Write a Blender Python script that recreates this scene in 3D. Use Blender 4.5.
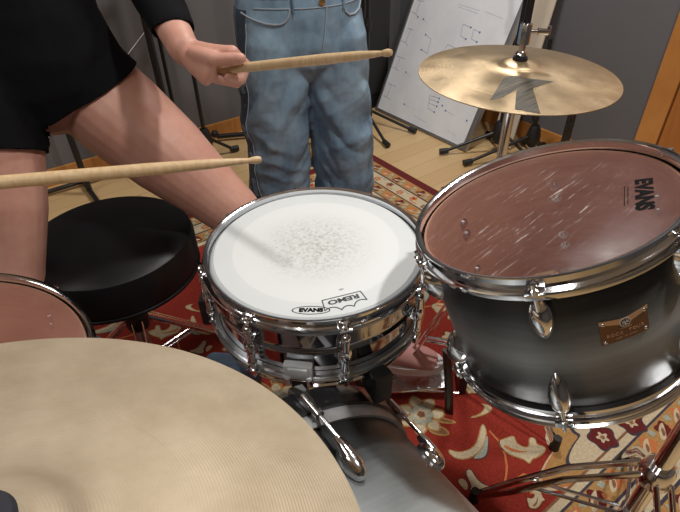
import bpy, bmesh, math, random
from mathutils import Vector, Matrix, noise
import numpy as np
random.seed(7)
S = bpy.context.scene
COL = S.collection
for o in list(bpy.data.objects):
    bpy.data.objects.remove(o)
R = math.radians
V = Vector

# ------------------------------------------------------------------ camera, world, lamps, exposure
PITCH, ROLL, YAW = R(37.52), R(-1.09), R(35.94)
def cam_matrix():
    cp, sp, c, s = math.cos(PITCH), math.sin(PITCH), math.cos(ROLL), math.sin(ROLL)
    f = V((0, cp, -sp)); u = V((0, sp, cp)); r = V((1, 0, 0))
    right, up = c*r + s*u, -s*r + c*u
    m = Matrix((right, up, -f)).transposed()
    return Matrix.Rotation(-YAW, 3, 'Z') @ m
cd = bpy.data.cameras.new('camera'); cam = bpy.data.objects.new('camera', cd); COL.objects.link(cam)
cam.matrix_world = Matrix.Translation((0, 0, 1.2)) @ cam_matrix().to_4x4()
cd.sensor_fit = 'HORIZONTAL'; cd.sensor_width = 36; cd.lens = 520/680*36; cd.clip_start = .02
S.camera = cam

w = bpy.data.worlds.new('world'); S.world = w; w.use_nodes = True
w.node_tree.nodes['Background'].inputs[0].default_value = (.9, .92, 1, 1)
w.node_tree.nodes['Background'].inputs[1].default_value = .15
S.view_settings.view_transform = 'Standard'; S.view_settings.look = 'None'
S.view_settings.gamma = 1; S.view_settings.use_curve_mapping = False
S.view_settings.exposure = 0.0
def area(name, loc, size, power, col=(1, .98, .95), target=None):
    l = bpy.data.lights.new(name, 'AREA'); l.shape = 'RECTANGLE'; l.size, l.size_y = size
    l.energy = power; l.color = col
    o = bpy.data.objects.new(name, l); COL.objects.link(o); o.location = loc
    return o
area('ceiling_lamp', (1.45, 1.35, 2.52), (.24, .24), 26)
area('ceiling_lamp', (.94, .04, 2.52), (.10, .10), 22)
area('ceiling_lamp', (-.9, -.3, 2.52), (.6, .6), 13)
area('ceiling_lamp', (-.9, 1.4, 2.52), (.6, .6), 11)

# ------------------------------------------------------------------ materials
MATS = {}
def mat(name, col, rough=.5, metal=0., **k):
    m = bpy.data.materials.new(name); m.use_nodes = True
    b = m.node_tree.nodes['Principled BSDF']
    b.inputs['Base Color'].default_value = (*col, 1); b.inputs['Roughness'].default_value = rough
    b.inputs['Metallic'].default_value = metal
    for kk, v in k.items():
        b.inputs[kk.replace('_', ' ')].default_value = v
    MATS[name] = m
    return m
class NT:
    """small helper to wire nodes"""
    def __init__(s, m): s.t = m.node_tree; s.b = s.t.nodes['Principled BSDF']
    def n(s, kind, ins=None, **props):
        nd = s.t.nodes.new(kind)
        for k, v in props.items(): setattr(nd, k, v)
        for k, v in (ins or {}).items():
            if isinstance(v, bpy.types.NodeSocket): s.t.links.new(v, nd.inputs[k])
            else: nd.inputs[k].default_value = v
        return nd
    def link(s, a, b): s.t.links.new(a, b)
    def obj(s): return s.n('ShaderNodeTexCoord').outputs['Object']
    def mapped(s, scale, rot=(0, 0, 0)):
        return s.n('ShaderNodeMapping', {'Vector': s.obj(), 'Scale': scale, 'Rotation': rot}).outputs[0]
    def noise(s, vec, scale, detail=4, rough=.6): 
        return s.n('ShaderNodeTexNoise', {'Vector': vec, 'Scale': scale, 'Detail': detail, 'Roughness': rough}).outputs['Fac']
    def ramp(s, fac, stops, interp='LINEAR'):
        r = s.n('ShaderNodeValToRGB', {'Fac': fac}); r.color_ramp.interpolation = interp
        e = r.color_ramp.elements
        while len(e) < len(stops): e.new(.5)
        for q, (p, c) in zip(e, stops): q.position = p; q.color = (*c, 1) if len(c) == 3 else c
        return r.outputs['Color']
    def math(s, op, a, b=0., c=0.):
        nd = s.t.nodes.new('ShaderNodeMath'); nd.operation = op
        for i, v in enumerate((a, b, c)):
            if isinstance(v, bpy.types.NodeSocket): s.t.links.new(v, nd.inputs[i])
            else: nd.inputs[i].default_value = v
        return nd.outputs[0]
    def mix(s, f, a, b):
        nd = s.n('ShaderNodeMix', data_type='RGBA')
        for k, v in ((0, f), (6, a), (7, b)):
            if isinstance(v, bpy.types.NodeSocket): s.t.links.new(v, nd.inputs[k])
            else: nd.inputs[k].default_value = v if k == 0 else (*v, 1)
        return nd.outputs[2]
    def bump(s, h, strength=.3, dist=.01):
        s.link(s.n('ShaderNodeBump', {'Height': h, 'Strength': strength, 'Distance': dist}).outputs[0], s.b.inputs['Normal'])
    def base(s, c): s.link(c, s.b.inputs['Base Color'])
    def rough(s, c): s.link(c, s.b.inputs['Roughness'])
    def radius(s):
        xyz = s.n('ShaderNodeSeparateXYZ', {'Vector': s.obj()})
        return s.math('SQRT', s.math('ADD', s.math('MULTIPLY', xyz.outputs[0], xyz.outputs[0]), s.math('MULTIPLY', xyz.outputs[1], xyz.outputs[1]))), xyz.outputs

m = mat('chrome', (.82, .83, .85), .09, 1.); t = NT(m)
t.rough(t.ramp(t.noise(t.obj(), 30), [(.35, (.05,)*3), (.75, (.2,)*3)]))
m = mat('chrome_worn', (.72, .73, .75), .22, 1.); t = NT(m)
t.rough(t.ramp(t.noise(t.obj(), 60), [(.3, (.14,)*3), (.8, (.36,)*3)]))
mat('chrome_shell', (.46, .46, .48), .07, 1.)  # chrome with the dark reflections of the surroundings put into its base colour
mat('steel_grey', (.42, .43, .44), .35, .9)
m = mat('hoop_gasket', (.34, .34, .35), .5, .1); t = NT(m); t.base(t.ramp(t.noise(t.obj(), 25), [(.3, (.27, .27, .28)), (.7, (.44, .44, .45))]))
m = mat('black_rubber', (.012, .012, .013), .55); t = NT(m); t.bump(t.noise(t.obj(), 300), .15, .001)
m = mat('black_paint', (.014, .014, .016), .35)
m = mat('black_leather', (.008, .008, .009), .42, Specular_IOR_Level=.35); t = NT(m)
t.bump(t.n('ShaderNodeTexVoronoi', {'Vector': t.obj(), 'Scale': 420.}).outputs['Distance'], .12, .001)
m = mat('black_cotton', (.0045, .0045, .006), .9, Specular_IOR_Level=.15); t = NT(m); t.bump(t.noise(t.obj(), 90, 6), .2, .002)
m = mat('grey_cotton', (.10, .10, .11), .9); t = NT(m); t.bump(t.noise(t.obj(), 90, 6), .2, .002)
m = mat('skin', (.60, .34, .26), .5, Subsurface_Weight=.12, Subsurface_Scale=.02); t = NT(m)
b_ = m.node_tree.nodes['Principled BSDF']; b_.inputs['Subsurface Radius'].default_value = (1, .35, .2)
t.base(t.ramp(t.noise(t.obj(), 14, 5), [(.3, (.55, .27, .20)), (.7, (.66, .37, .285))]))
t.bump(t.noise(t.obj(), 220, 3), .08, .001)
mat('hair', (.05, .028, .016), .5)
mat('eye_white', (.8, .8, .78), .2); mat('eye_dark', (.03, .02, .015), .15); mat('lips', (.5, .2, .18), .4)
m = mat('hickory', (.62, .43, .24), .45); t = NT(m)
t.base(t.ramp(t.noise(t.mapped((60, 60, 4)), 3), [(.3, (.56, .37, .19)), (.7, (.70, .52, .31))]))
# denim
def denim(name, c0, c1):
    m = mat(name, c0, .85); t = NT(m)
    big = t.noise(t.mapped((1, 1, .55)), 9, 5)
    fine = t.noise(t.mapped((1, 1, .25)), 260, 2)
    c = t.ramp(big, [(.34, c0), (.66, c1)])
    c = t.mix(t.math('MULTIPLY', fine, .35), c, (.30, .40, .50))
    t.base(c)
    t.bump(t.math('ADD', t.math('MULTIPLY', t.noise(t.mapped((1, 1, 1.3), (.5, .3, 0)), 11, 2), 1.), t.math('MULTIPLY', fine, .05)), .4, .02)
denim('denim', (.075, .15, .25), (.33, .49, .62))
denim('denim_dark', (.014, .026, .055), (.035, .055, .095))  # navy cloth; on the jeans sides it stands in for shade
mat('denim_thread', (.40, .46, .52), .8)
mat('brass', (.75, .5, .2), .3, 1.)
# coated snare head
m = mat('coated_head', (.83, .85, .84), .5); t = NT(m)
rad, xyz = t.radius()
ang = t.ramp(t.math('DIVIDE', rad, .18), [(.0, (.73, .75, .745)), (.765, (.73, .75, .745)), (.78, (.66, .69, .69)), (1., (.64, .67, .67))])
wear = t.math('MULTIPLY', t.ramp(t.math('DIVIDE', rad, .105), [(.2, (1,)*3), (1., (0,)*3)]), t.ramp(t.noise(t.obj(), 150, 6, .85), [(.47, (0,)*3), (.60, (1,)*3)]))
halo = t.math('MULTIPLY', t.ramp(t.math('DIVIDE', rad, .13), [(.1, (1,)*3), (.9, (0,)*3)]), t.noise(t.obj(), 14, 4))
c = t.mix(t.math('MULTIPLY', halo, .55), ang, (.50, .49, .44))
c = t.mix(t.math('MULTIPLY', wear, .75), c, (.30, .29, .24))
t.base(c); t.bump(t.noise(t.obj(), 500, 2), .12, .001)
mat('ink', (.008, .008, .009), .9, Specular_IOR_Level=.1)
mat('ink_grey', (.07, .075, .08), .8)
# clear, scratched tom head: a film that lets part of the light through
def clear_head(name, tint, clear, scr):
    m = mat(name, tint, .28); t = NT(m)
    n1 = t.noise(t.mapped((26, 210, 1), (0, 0, R(-58))), 1., 3, .65)
    mask = t.noise(t.obj(), 7, 2)
    sc = t.math('MULTIPLY', t.ramp(n1, [(.57, (0,)*3), (.70, (1,)*3)]), t.math('ADD', t.ramp(mask, [(.42, (0,)*3), (.62, (.6,)*3)]), t.ramp(t.math('DIVIDE', t.radius()[0], .13), [(.25, (1,)*3), (.95, (0,)*3)])))
    haze = t.noise(t.obj(), 20, 5)
    sc = t.math('MINIMUM', sc, 1.)
    t.base(t.mix(t.math('MULTIPLY', sc, scr), tint, (.72, .62, .58)))
    a = t.math('ADD', t.math('MULTIPLY', haze, .22), 1-clear-.11)
    a = t.math('MAXIMUM', a, t.math('MULTIPLY', sc, .85*scr))
    t.link(a, t.b.inputs['Alpha'])
    t.rough(t.ramp(haze, [(.3, (.24,)*3), (.7, (.42,)*3)]))
clear_head('clear_head', (.21, .095, .082), .64, .9)
clear_head('clear_head_plain', (.42, .19, .14), .5, .0)
m = mat('inner_wood', (.40, .20, .12), .55); t = NT(m); t.base(t.ramp(t.noise(t.mapped((6, 6, 60)), 3), [(.3, (.34, .16, .10)), (.7, (.47, .25, .16))]))
# shell lacquer: black at both rims, silver in the middle
def fade_shell(name, axis, lo, hi, dark=(.008, .009, .010), light=(.42, .45, .45), p=(.2, .5, .8), seed=0.):
    m = mat(name, dark, .38, Coat_Weight=.22, Coat_Roughness=.3); t = NT(m)
    s = t.n('ShaderNodeSeparateXYZ', {'Vector': t.obj()}).outputs[axis]
    f = t.n('ShaderNodeMapRange', {'Value': s, 'From Min': lo, 'From Max': hi}).outputs[0]
    sc = [1, 1, 1]; sc[axis] = 14
    grain = t.noise(t.mapped(tuple(sc)), 9, 4, .7)
    f2 = t.math('ADD', f, t.math('MULTIPLY', t.math('SUBTRACT', grain, .5), .10))
    mid = tuple(.35*a+.65*b for a, b in zip(light, dark))
    c = t.ramp(f2, [(0, dark), (p[0], dark), ((p[0]+p[1])/2, mid), (p[1], light), ((p[2]+p[1])/2, mid), (p[2], dark)])
    sc = [40, 40, 40]; sc[axis] = 320
    scr = t.ramp(t.noise(t.mapped(tuple(sc)), 1., 4, .75), [(.66, (0,)*3), (.74, (1,)*3)])
    c = t.mix(t.math('MULTIPLY', scr, .35), c, (.32, .33, .33))
    t.base(c)
fade_shell('tom_lacquer', 2, .014, .217, light=(.26, .27, .265), p=(.16, .44, .78))
fade_shell('floor_lacquer', 2, 0., .36)
fade_shell('bass_lacquer', 1, -.02, .39, dark=(.02, .022, .024), light=(.90, .97, .97), p=(.04, .36, .84))
m = mat('bass_hoop_wood', (.012, .012, .013), .3, Coat_Weight=.4); t = NT(m)
t.base(t.mix(t.ramp(t.noise(t.mapped((14, 160, 14)), 1.5, 5, .75), [(.62, (0,)*3), (.75, (.5,)*3)]), (.012, .012, .013), (.22, .22, .22)))
mat('white_film', (.75, .75, .74), .35)
# cymbals
def cymbal_mat(name, c0, c1, rough, freq, amt, metal, aniso):
    m = mat(name, c0, rough, metal); t = NT(m)
    rad, xyz = t.radius()
    c = t.ramp(t.noise(t.obj(), 11, 6, .65), [(.3, c0), (.7, c1)])
    t.base(c)
    groove = t.ramp(t.math('DIVIDE', rad, .3), [(.431, (0,)*3), (.436, (1,)*3), (.441, (0,)*3)])
    rings = t.math('SINE', t.math('MULTIPLY', t.math('ADD', rad, t.math('MULTIPLY', t.noise(t.obj(), 3, 1), .004)), freq))
    vis = t.ramp(t.noise(t.obj(), 5, 2), [(.38, (0,)*3), (.6, (1,)*3)])
    t.bump(t.math('ADD', t.math('MULTIPLY', rings, vis), t.math('SUBTRACT', t.math('MULTIPLY', t.noise(t.obj(), 16, 2), 3.), t.math('MULTIPLY', groove, 1.5))), amt, .0012)
    t.b.inputs['Anisotropic'].default_value = aniso
    t.link(t.n('ShaderNodeTangent', direction_type='RADIAL', axis='Z').outputs[0], t.b.inputs['Tangent'])
    t.rough(t.ramp(t.noise(t.obj(), 18, 4), [(.3, (rough-.06,)*3), (.7, (rough+.1,)*3)]))
cymbal_mat('ride_bronze', (.42, .335, .225), (.56, .465, .335), .58, 2500., .075, .45, .2)
cymbal_mat('hat_bronze', (.43, .315, .185), (.54, .415, .265), .36, 2600., .15, .8, .6)
# room
m = mat('wall_grey', (.135, .135, .145), .9); t = NT(m)
st = t.noise(t.mapped((9, 9, .02)), 1.2, 1)
t.base(t.mix(t.ramp(st, [(.44, (0,)*3), (.58, (1,)*3)]), (.128, .124, .128), (.150, .144, .146))); t.bump(t.noise(t.obj(), 160, 4), .25, .003)
m = mat('wall_panel', (.135, .133, .142), .85); t = NT(m); t.bump(t.noise(t.obj(), 220, 3), .25, .002)
mat('white_paint', (.8, .8, .79), .8)
m = mat('orange_wood', (.52, .22, .055), .4); t = NT(m)
t.base(t.ramp(t.noise(t.mapped((14, 2, 2)), 2.2, 5), [(.3, (.44, .175, .04)), (.7, (.60, .27, .075))]))
m = mat('door_wood', (.42, .155, .035), .4); t = NT(m)
t.base(t.ramp(t.noise(t.mapped((14, 14, 1.2)), 2.2, 5), [(.3, (.36, .125, .028)), (.7, (.47, .185, .045))]))
m = mat('parquet', (.6, .42, .22), .35); t = NT(m)
br = t.n('ShaderNodeTexBrick', {'Vector': t.mapped((1, 1, 1)), 'Scale': 1., 'Mortar Size': .0012, 'Brick Width': .75, 'Row Height': .095, 'Bias': 0.,
     'Color1': (.60, .39, .18, 1), 'Color2': (.72, .51, .265, 1), 'Mortar': (.34, .2, .09, 1)})
br.offset = .37; br.offset_frequency = 2
gr = t.noise(t.mapped((2, 26, 1)), 3, 5)
t.base(t.mix(t.math('MULTIPLY', gr, .5), br.outputs['Color'], (.52, .33, .145)))
def pile(name, c0, c1):
    m = mat(name, c0, .95); t = NT(m)
    t.base(t.ramp(t.noise(t.obj(), 160, 4), [(.3, c0), (.7, c1)])); t.bump(t.noise(t.obj(), 420, 2), .5, .003)
pile('pile_red', (.20, .015, .007), (.36, .030, .014)); pile('pile_wine', (.09, .008, .008), (.17, .014, .012))
pile('pile_cream', (.50, .39, .24), (.68, .57, .39)); pile('pile_gold', (.36, .18, .05), (.52, .30, .11))
pile('pile_navy', (.035, .03, .045), (.07, .06, .08)); pile('pile_sage', (.30, .32, .25), (.44, .45, .36))
pile('pile_brown', (.20, .085, .04), (.30, .14, .07)); pile('pile_orange', (.52, .14, .04), (.62, .22, .07))
m = mat('whiteboard', (.78, .79, .82), .25); t = NT(m); t.base(t.ramp(t.noise(t.obj(), 7, 4), [(.3, (.74, .75, .78)), (.7, (.83, .84, .86))]))
mat('marker_blue', (.12, .16, .36), .6); mat('marker_faint', (.42, .45, .58), .6)
mat('aluminium', (.5, .5, .51), .4, .9)
mat('cream_card', (.62, .54, .43), .8)
mat('badge_bronze', (.20, .105, .055), .35, .6); mat('badge_copper', (.72, .47, .31), .3, .7); mat('badge_silver', (.7, .66, .6), .35, .5)
mat('pink_canvas', (.66, .33, .30), .8); mat('white_rubber', (.72, .70, .70), .5)
mat('grey_felt', (.028, .028, .036), .95); mat('white_cord', (.75, .75, .72), .6)
mat('grey_plastic', (.66, .70, .71), .3, .1)

# ------------------------------------------------------------------ mesh helpers
class MB:
    def __init__(s): s.v = []; s.f = []; s.m = []; s.mi = 0
    def add(s, vs, fs):
        b = len(s.v); s.v += [tuple(v) for v in vs]
        for f in fs: s.f.append(tuple(i+b for i in f)); s.m.append(s.mi)
        return s
    def box(s, c, d, M=None, bev=0.):
        bm = bmesh.new(); bmesh.ops.create_cube(bm, size=1)
        for v in bm.verts: v.co = V((v.co.x*d[0], v.co.y*d[1], v.co.z*d[2]))
        if bev: bmesh.ops.bevel(bm, geom=bm.edges[:], offset=bev, segments=2, affect='EDGES', profile=.7)
        bm.verts.index_update(); M = M or Matrix()
        s.add([M @ (v.co + V(c)) if M else v.co+V(c) for v in bm.verts], [[v.index for v in f.verts] for f in bm.faces]); bm.free()
        return s
    def lathe(s, prof, n=64, M=None, closed=False, arc=None):
        """prof: [(r, z)], revolved about local z"""
        M = M or Matrix(); vs = []; fs = []; k = len(prof)
        for i in range(n):
            a = 2*math.pi*i/n
            for r, z in prof: vs.append(M @ V((r*math.cos(a), r*math.sin(a), z)))
        kk = k if closed else k-1
        for i in range(n):
            j = (i+1) % n
            for q in range(kk):
                p = (q+1) % k
                fs.append((i*k+q, j*k+q, j*k+p, i*k+p))
        s.add(vs, fs)
        return s
    def tube(s, path, rad, n=12, caps=True, flat=None, ref=None):
        """swept tube; rad scalar or list; flat=(a,b) for an oval/strip section"""
        P = [V(p) for p in path]; k = len(P)
        rs = rad if isinstance(rad, (list, tuple)) else [rad]*k
        vs = []; fs = []; x = None
        for i, p in enumerate(P):
            tg = (P[min(i+1, k-1)]-P[max(i-1, 0)]).normalized()
            if x is None:
                r_ = V(ref) if ref else (V((0, 0, 1)) if abs(tg.z) < .9 else V((1, 0, 0)))
                x = (r_ - tg*r_.dot(tg)).normalized()
            else: x = (x - tg*x.dot(tg)).normalized()
            y = tg.cross(x)
            fa, fb = flat or (1, 1)
            for j in range(n):
                a = 2*math.pi*j/n
                vs.append(p + rs[i]*(fa*math.cos(a)*x + fb*math.sin(a)*y))
        for i in range(k-1):
            for j in range(n):
                fs.append((i*n+j, i*n+(j+1) % n, (i+1)*n+(j+1) % n, (i+1)*n+j))
        if caps: fs.append(tuple(reversed(range(n)))); fs.append(tuple((k-1)*n+j for j in range(n)))
        s.add(vs, fs)
        return s
    def prism(s, pts, z0, z1, M=None):
        M = M or Matrix(); n = len(pts)
        a = sum(pts[i][0]*pts[(i+1) % n][1]-pts[(i+1) % n][0]*pts[i][1] for i in range(n))
        if a < 0: pts = list(reversed(pts))
        vs = [M @ V((x, y, z0)) for x, y in pts]+[M @ V((x, y, z1)) for x, y in pts]
        fs = [tuple(reversed(range(n))), tuple(range(n, 2*n))]+[(i, (i+1) % n, n+(i+1) % n, n+i) for i in range(n)]
        s.add(vs, fs)
        return s
    def ellipsoid(s, c, r, M=None, n=20, m=12):
        M = M or Matrix(); vs = []; fs = []
        for i in range(m+1):
            th = math.pi*i/m
            for j in range(n):
                a = 2*math.pi*j/n
                vs.append(M @ V((c[0]+r[0]*math.sin(th)*math.cos(a), c[1]+r[1]*math.sin(th)*math.sin(a), c[2]+r[2]*math.cos(th))))
        for i in range(m):
            for j in range(n): fs.append((i*n+j, (i+1)*n+j, (i+1)*n+(j+1) % n, i*n+(j+1) % n))
        s.add(vs, fs)
        return s
    def build(s, name, mats, parent=None, smooth=True, angle=40):
        me = bpy.data.meshes.new(name); me.from_pydata(s.v, [], s.f)
        for mm in (mats if isinstance(mats, (list, tuple)) else [mats]): me.materials.append(MATS[mm] if isinstance(mm, str) else mm)
        me.polygons.foreach_set('material_index', s.m)
        bm = bmesh.new(); bm.from_mesh(me); bmesh.ops.remove_doubles(bm, verts=bm.verts, dist=1e-6); bm.to_mesh(me); bm.free()
        if smooth:
            me.polygons.foreach_set('use_smooth', [True]*len(me.polygons))
            me.set_sharp_from_angle(angle=R(angle))
        me.update()
        o = bpy.data.objects.new(name, me); COL.objects.link(o)
        if parent: o.parent = parent
        return o
def tag(o, label, cat, group=None):
    o['label'] = label; o['category'] = cat
    if group: o['group'] = group
    return o
def thing(name, label, cat, loc=(0, 0, 0), rot=None, group=None):
    o = bpy.data.objects.new(name, None); COL.objects.link(o); o.empty_display_size = .05
    o.matrix_world = Matrix.Translation(loc) @ (rot.to_4x4() if rot else Matrix())
    return tag(o, label, cat, group)
def struct(o): o['kind'] = 'structure'; return o
def text_mb(mb, txt, size, M, depth=.0002, bold=0., sx=1.):
    c = bpy.data.curves.new('txt', 'FONT'); c.body = txt; c.size = size; c.align_x = 'CENTER'; c.align_y = 'CENTER'; c.extrude = depth; c.offset = bold
    o = bpy.data.objects.new('txt', c); me = bpy.data.meshes.new_from_object(o)
    mb.add([M @ V((v.co.x*sx, v.co.y, v.co.z)) for v in me.vertices], [tuple(p.vertices) for p in me.polygons])
    bpy.data.objects.remove(o); bpy.data.meshes.remove(me); bpy.data.curves.remove(c)
def frame(n, ref=(0, 1, 0)):
    n = V(n).normalized(); e1 = V(ref).cross(n).normalized(); e2 = n.cross(e1)
    return Matrix((e1, e2, n)).transposed()
def rings(path, n, ref, ends=True):
    return path
def loft(mb, rows, n=20, ref=(1, 0, 0)):
    """rows: [(centre, a, b)] oval sections (a along ref, b across), with rounded ends"""
    P = [V(r[0]) for r in rows]; A = [r[1] for r in rows]; B = [(r[2] if len(r) > 2 else r[1]) for r in rows]
    t0 = (P[1]-P[0]).normalized(); t1 = (P[-1]-P[-2]).normalized()
    full = []
    for q in (80, 55, 28):
        full.append((P[0]-t0*min(A[0], B[0])*math.sin(R(q)), A[0]*math.cos(R(q)), B[0]*math.cos(R(q))))
    full += list(zip(P, A, B))
    for q in (28, 55, 80):
        full.append((P[-1]+t1*min(A[-1], B[-1])*math.sin(R(q)), A[-1]*math.cos(R(q)), B[-1]*math.cos(R(q))))
    vs = []; fs = []; k = len(full); C = [f[0] for f in full]
    for i, (p, a, b) in enumerate(full):
        tg = (C[min(i+1, k-1)]-C[max(i-1, 0)]).normalized()
        r_ = V(ref); x = r_ - tg*r_.dot(tg)
        if x.length < .05: x = V((0, 1, 0)) - tg*tg.y
        x.normalize(); y = tg.cross(x)
        for j in range(n):
            t_ = 2*math.pi*j/n; vs.append(p + a*math.cos(t_)*x + b*math.sin(t_)*y)
    for i in range(k-1):
        for j in range(n): fs.append((i*n+j, i*n+(j+1) % n, (i+1)*n+(j+1) % n, (i+1)*n+j))
    fs.append(tuple(reversed(range(n)))); fs.append(tuple((k-1)*n+j for j in range(n)))
    mb.add(vs, fs)
def remesh(mb, name, mats, parent, voxel, smooth=6, fold=None, cut=None):
    """weld the overlapping lofts into one continuous skin"""
    me = bpy.data.meshes.new(name); me.from_pydata(mb.v, [], mb.f)
    o = bpy.data.objects.new(name, me); COL.objects.link(o)
    md = o.modifiers.new('r', 'REMESH'); md.mode = 'VOXEL'; md.voxel_size = voxel
    sm = o.modifiers.new('s', 'SMOOTH'); sm.iterations = smooth; sm.factor = .5
    dg = bpy.context.evaluated_depsgraph_get(); dg.update()
    m2 = bpy.data.meshes.new_from_object(o.evaluated_get(dg))
    bpy.data.objects.remove(o); bpy.data.meshes.remove(me)
    m2.name = name
    if fold:
        n_ = len(m2.vertices); co = np.empty(n_*3, np.float32); nm = np.empty(n_*3, np.float32)
        m2.vertices.foreach_get('co', co); m2.vertices.foreach_get('normal', nm)
        co = co.reshape(-1, 3); nm = nm.reshape(-1, 3); d = np.array([fold(V(c)) for c in co], np.float32)
        m2.vertices.foreach_set('co', (co+nm*d[:, None]).ravel()); m2.update()
    if cut:
        bm = bmesh.new(); bm.from_mesh(m2)
        for co, no, *where in cut:
            fs = [f for f in bm.faces if not where or where[0](f.calc_center_median())]
            es = {e for f in fs for e in f.edges}; vs = {v for f in fs for v in f.verts}
            bmesh.ops.bisect_plane(bm, geom=list(vs)+list(es)+fs, plane_co=co, plane_no=no, clear_outer=True)
        bm.to_mesh(m2); bm.free()
    m2.materials.clear()
    for mm in mats: m2.materials.append(MATS[mm])
    m2.polygons.foreach_set('use_smooth', [True]*len(m2.polygons))
    m2.polygons.foreach_set('material_index', [0]*len(m2.polygons))
    o = bpy.data.objects.new(name, m2); COL.objects.link(o)
    if parent: o.parent = parent
    return o

# ------------------------------------------------------------------ the room
XR, YL, XB, YB, ZC = 2.32, 2.53, -2.6, -2.4, 2.56
struct(MB().box(((XR+XB)/2, (YL+YB)/2, -.03), (XR-XB, YL-YB, .06)).build('floor', 'parquet', smooth=False))
struct(MB().box(((XR+XB)/2, (YL+YB)/2, ZC+.03), (XR-XB, YL-YB, .06)).build('ceiling', 'white_paint', smooth=False))
struct(MB().box(((XR+XB)/2, YL+.05, ZC/2), (XR-XB+.2, .1, ZC)).build('wall_left', 'wall_grey', smooth=False))
struct(MB().box((XR+.05, (YL+YB)/2, ZC/2), (.1, YL-YB, ZC)).build('wall_right', 'wall_panel', smooth=False))
struct(MB().box((XB-.05, (YL+YB)/2, ZC/2), (.1, YL-YB, ZC)).build('wall_back', 'wall_grey', smooth=False))
struct(MB().box(((XR+XB)/2, YB-.05, ZC/2), (XR-XB+.2, .1, ZC)).build('wall_front', 'wall_grey', smooth=False))
struct(MB().box(((XR+XB)/2, YL-.007, .04), (XR-XB-.03, .014, .08), bev=.003).build('baseboard_left', 'orange_wood', smooth=False))
struct(MB().box((XR-.007, (.945+YL-.014)/2, .04), (.014, YL-.016-.945, .08), bev=.003).build('baseboard_right', 'orange_wood', smooth=False))
d1 = struct(MB().box((XR-.012, .945-.045, 1.05), (.024, .09, 2.1), bev=.003).box((XR-.012, -.09, 1.05), (.024, .09, 2.1), bev=.003)
    .box((XR-.012, .405, 2.1), (.024, 1.08, .09), bev=.003).build('trim_1', 'orange_wood', smooth=False))
dr = struct(MB().box((XR-.006, .405, 1.03), (.012, .89, 2.05)).build('door_1', 'door_wood', smooth=False))
MB().tube([(XR-.012, .03, 1.0), (XR-.06, .03, 1.0), (XR-.06, .14, 1.0)], .009).build('door_handle', 'chrome', dr)
tag(MB().tube([(.10, YL-.003, .15), (.30, YL-.003, .262), (.60, YL-.003, .45), (.98, YL-.003, .76)], .0022, 6).build('cord', 'white_cord'),
    'thin white cord hanging slantwise across the grey wall', 'cord')

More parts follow.
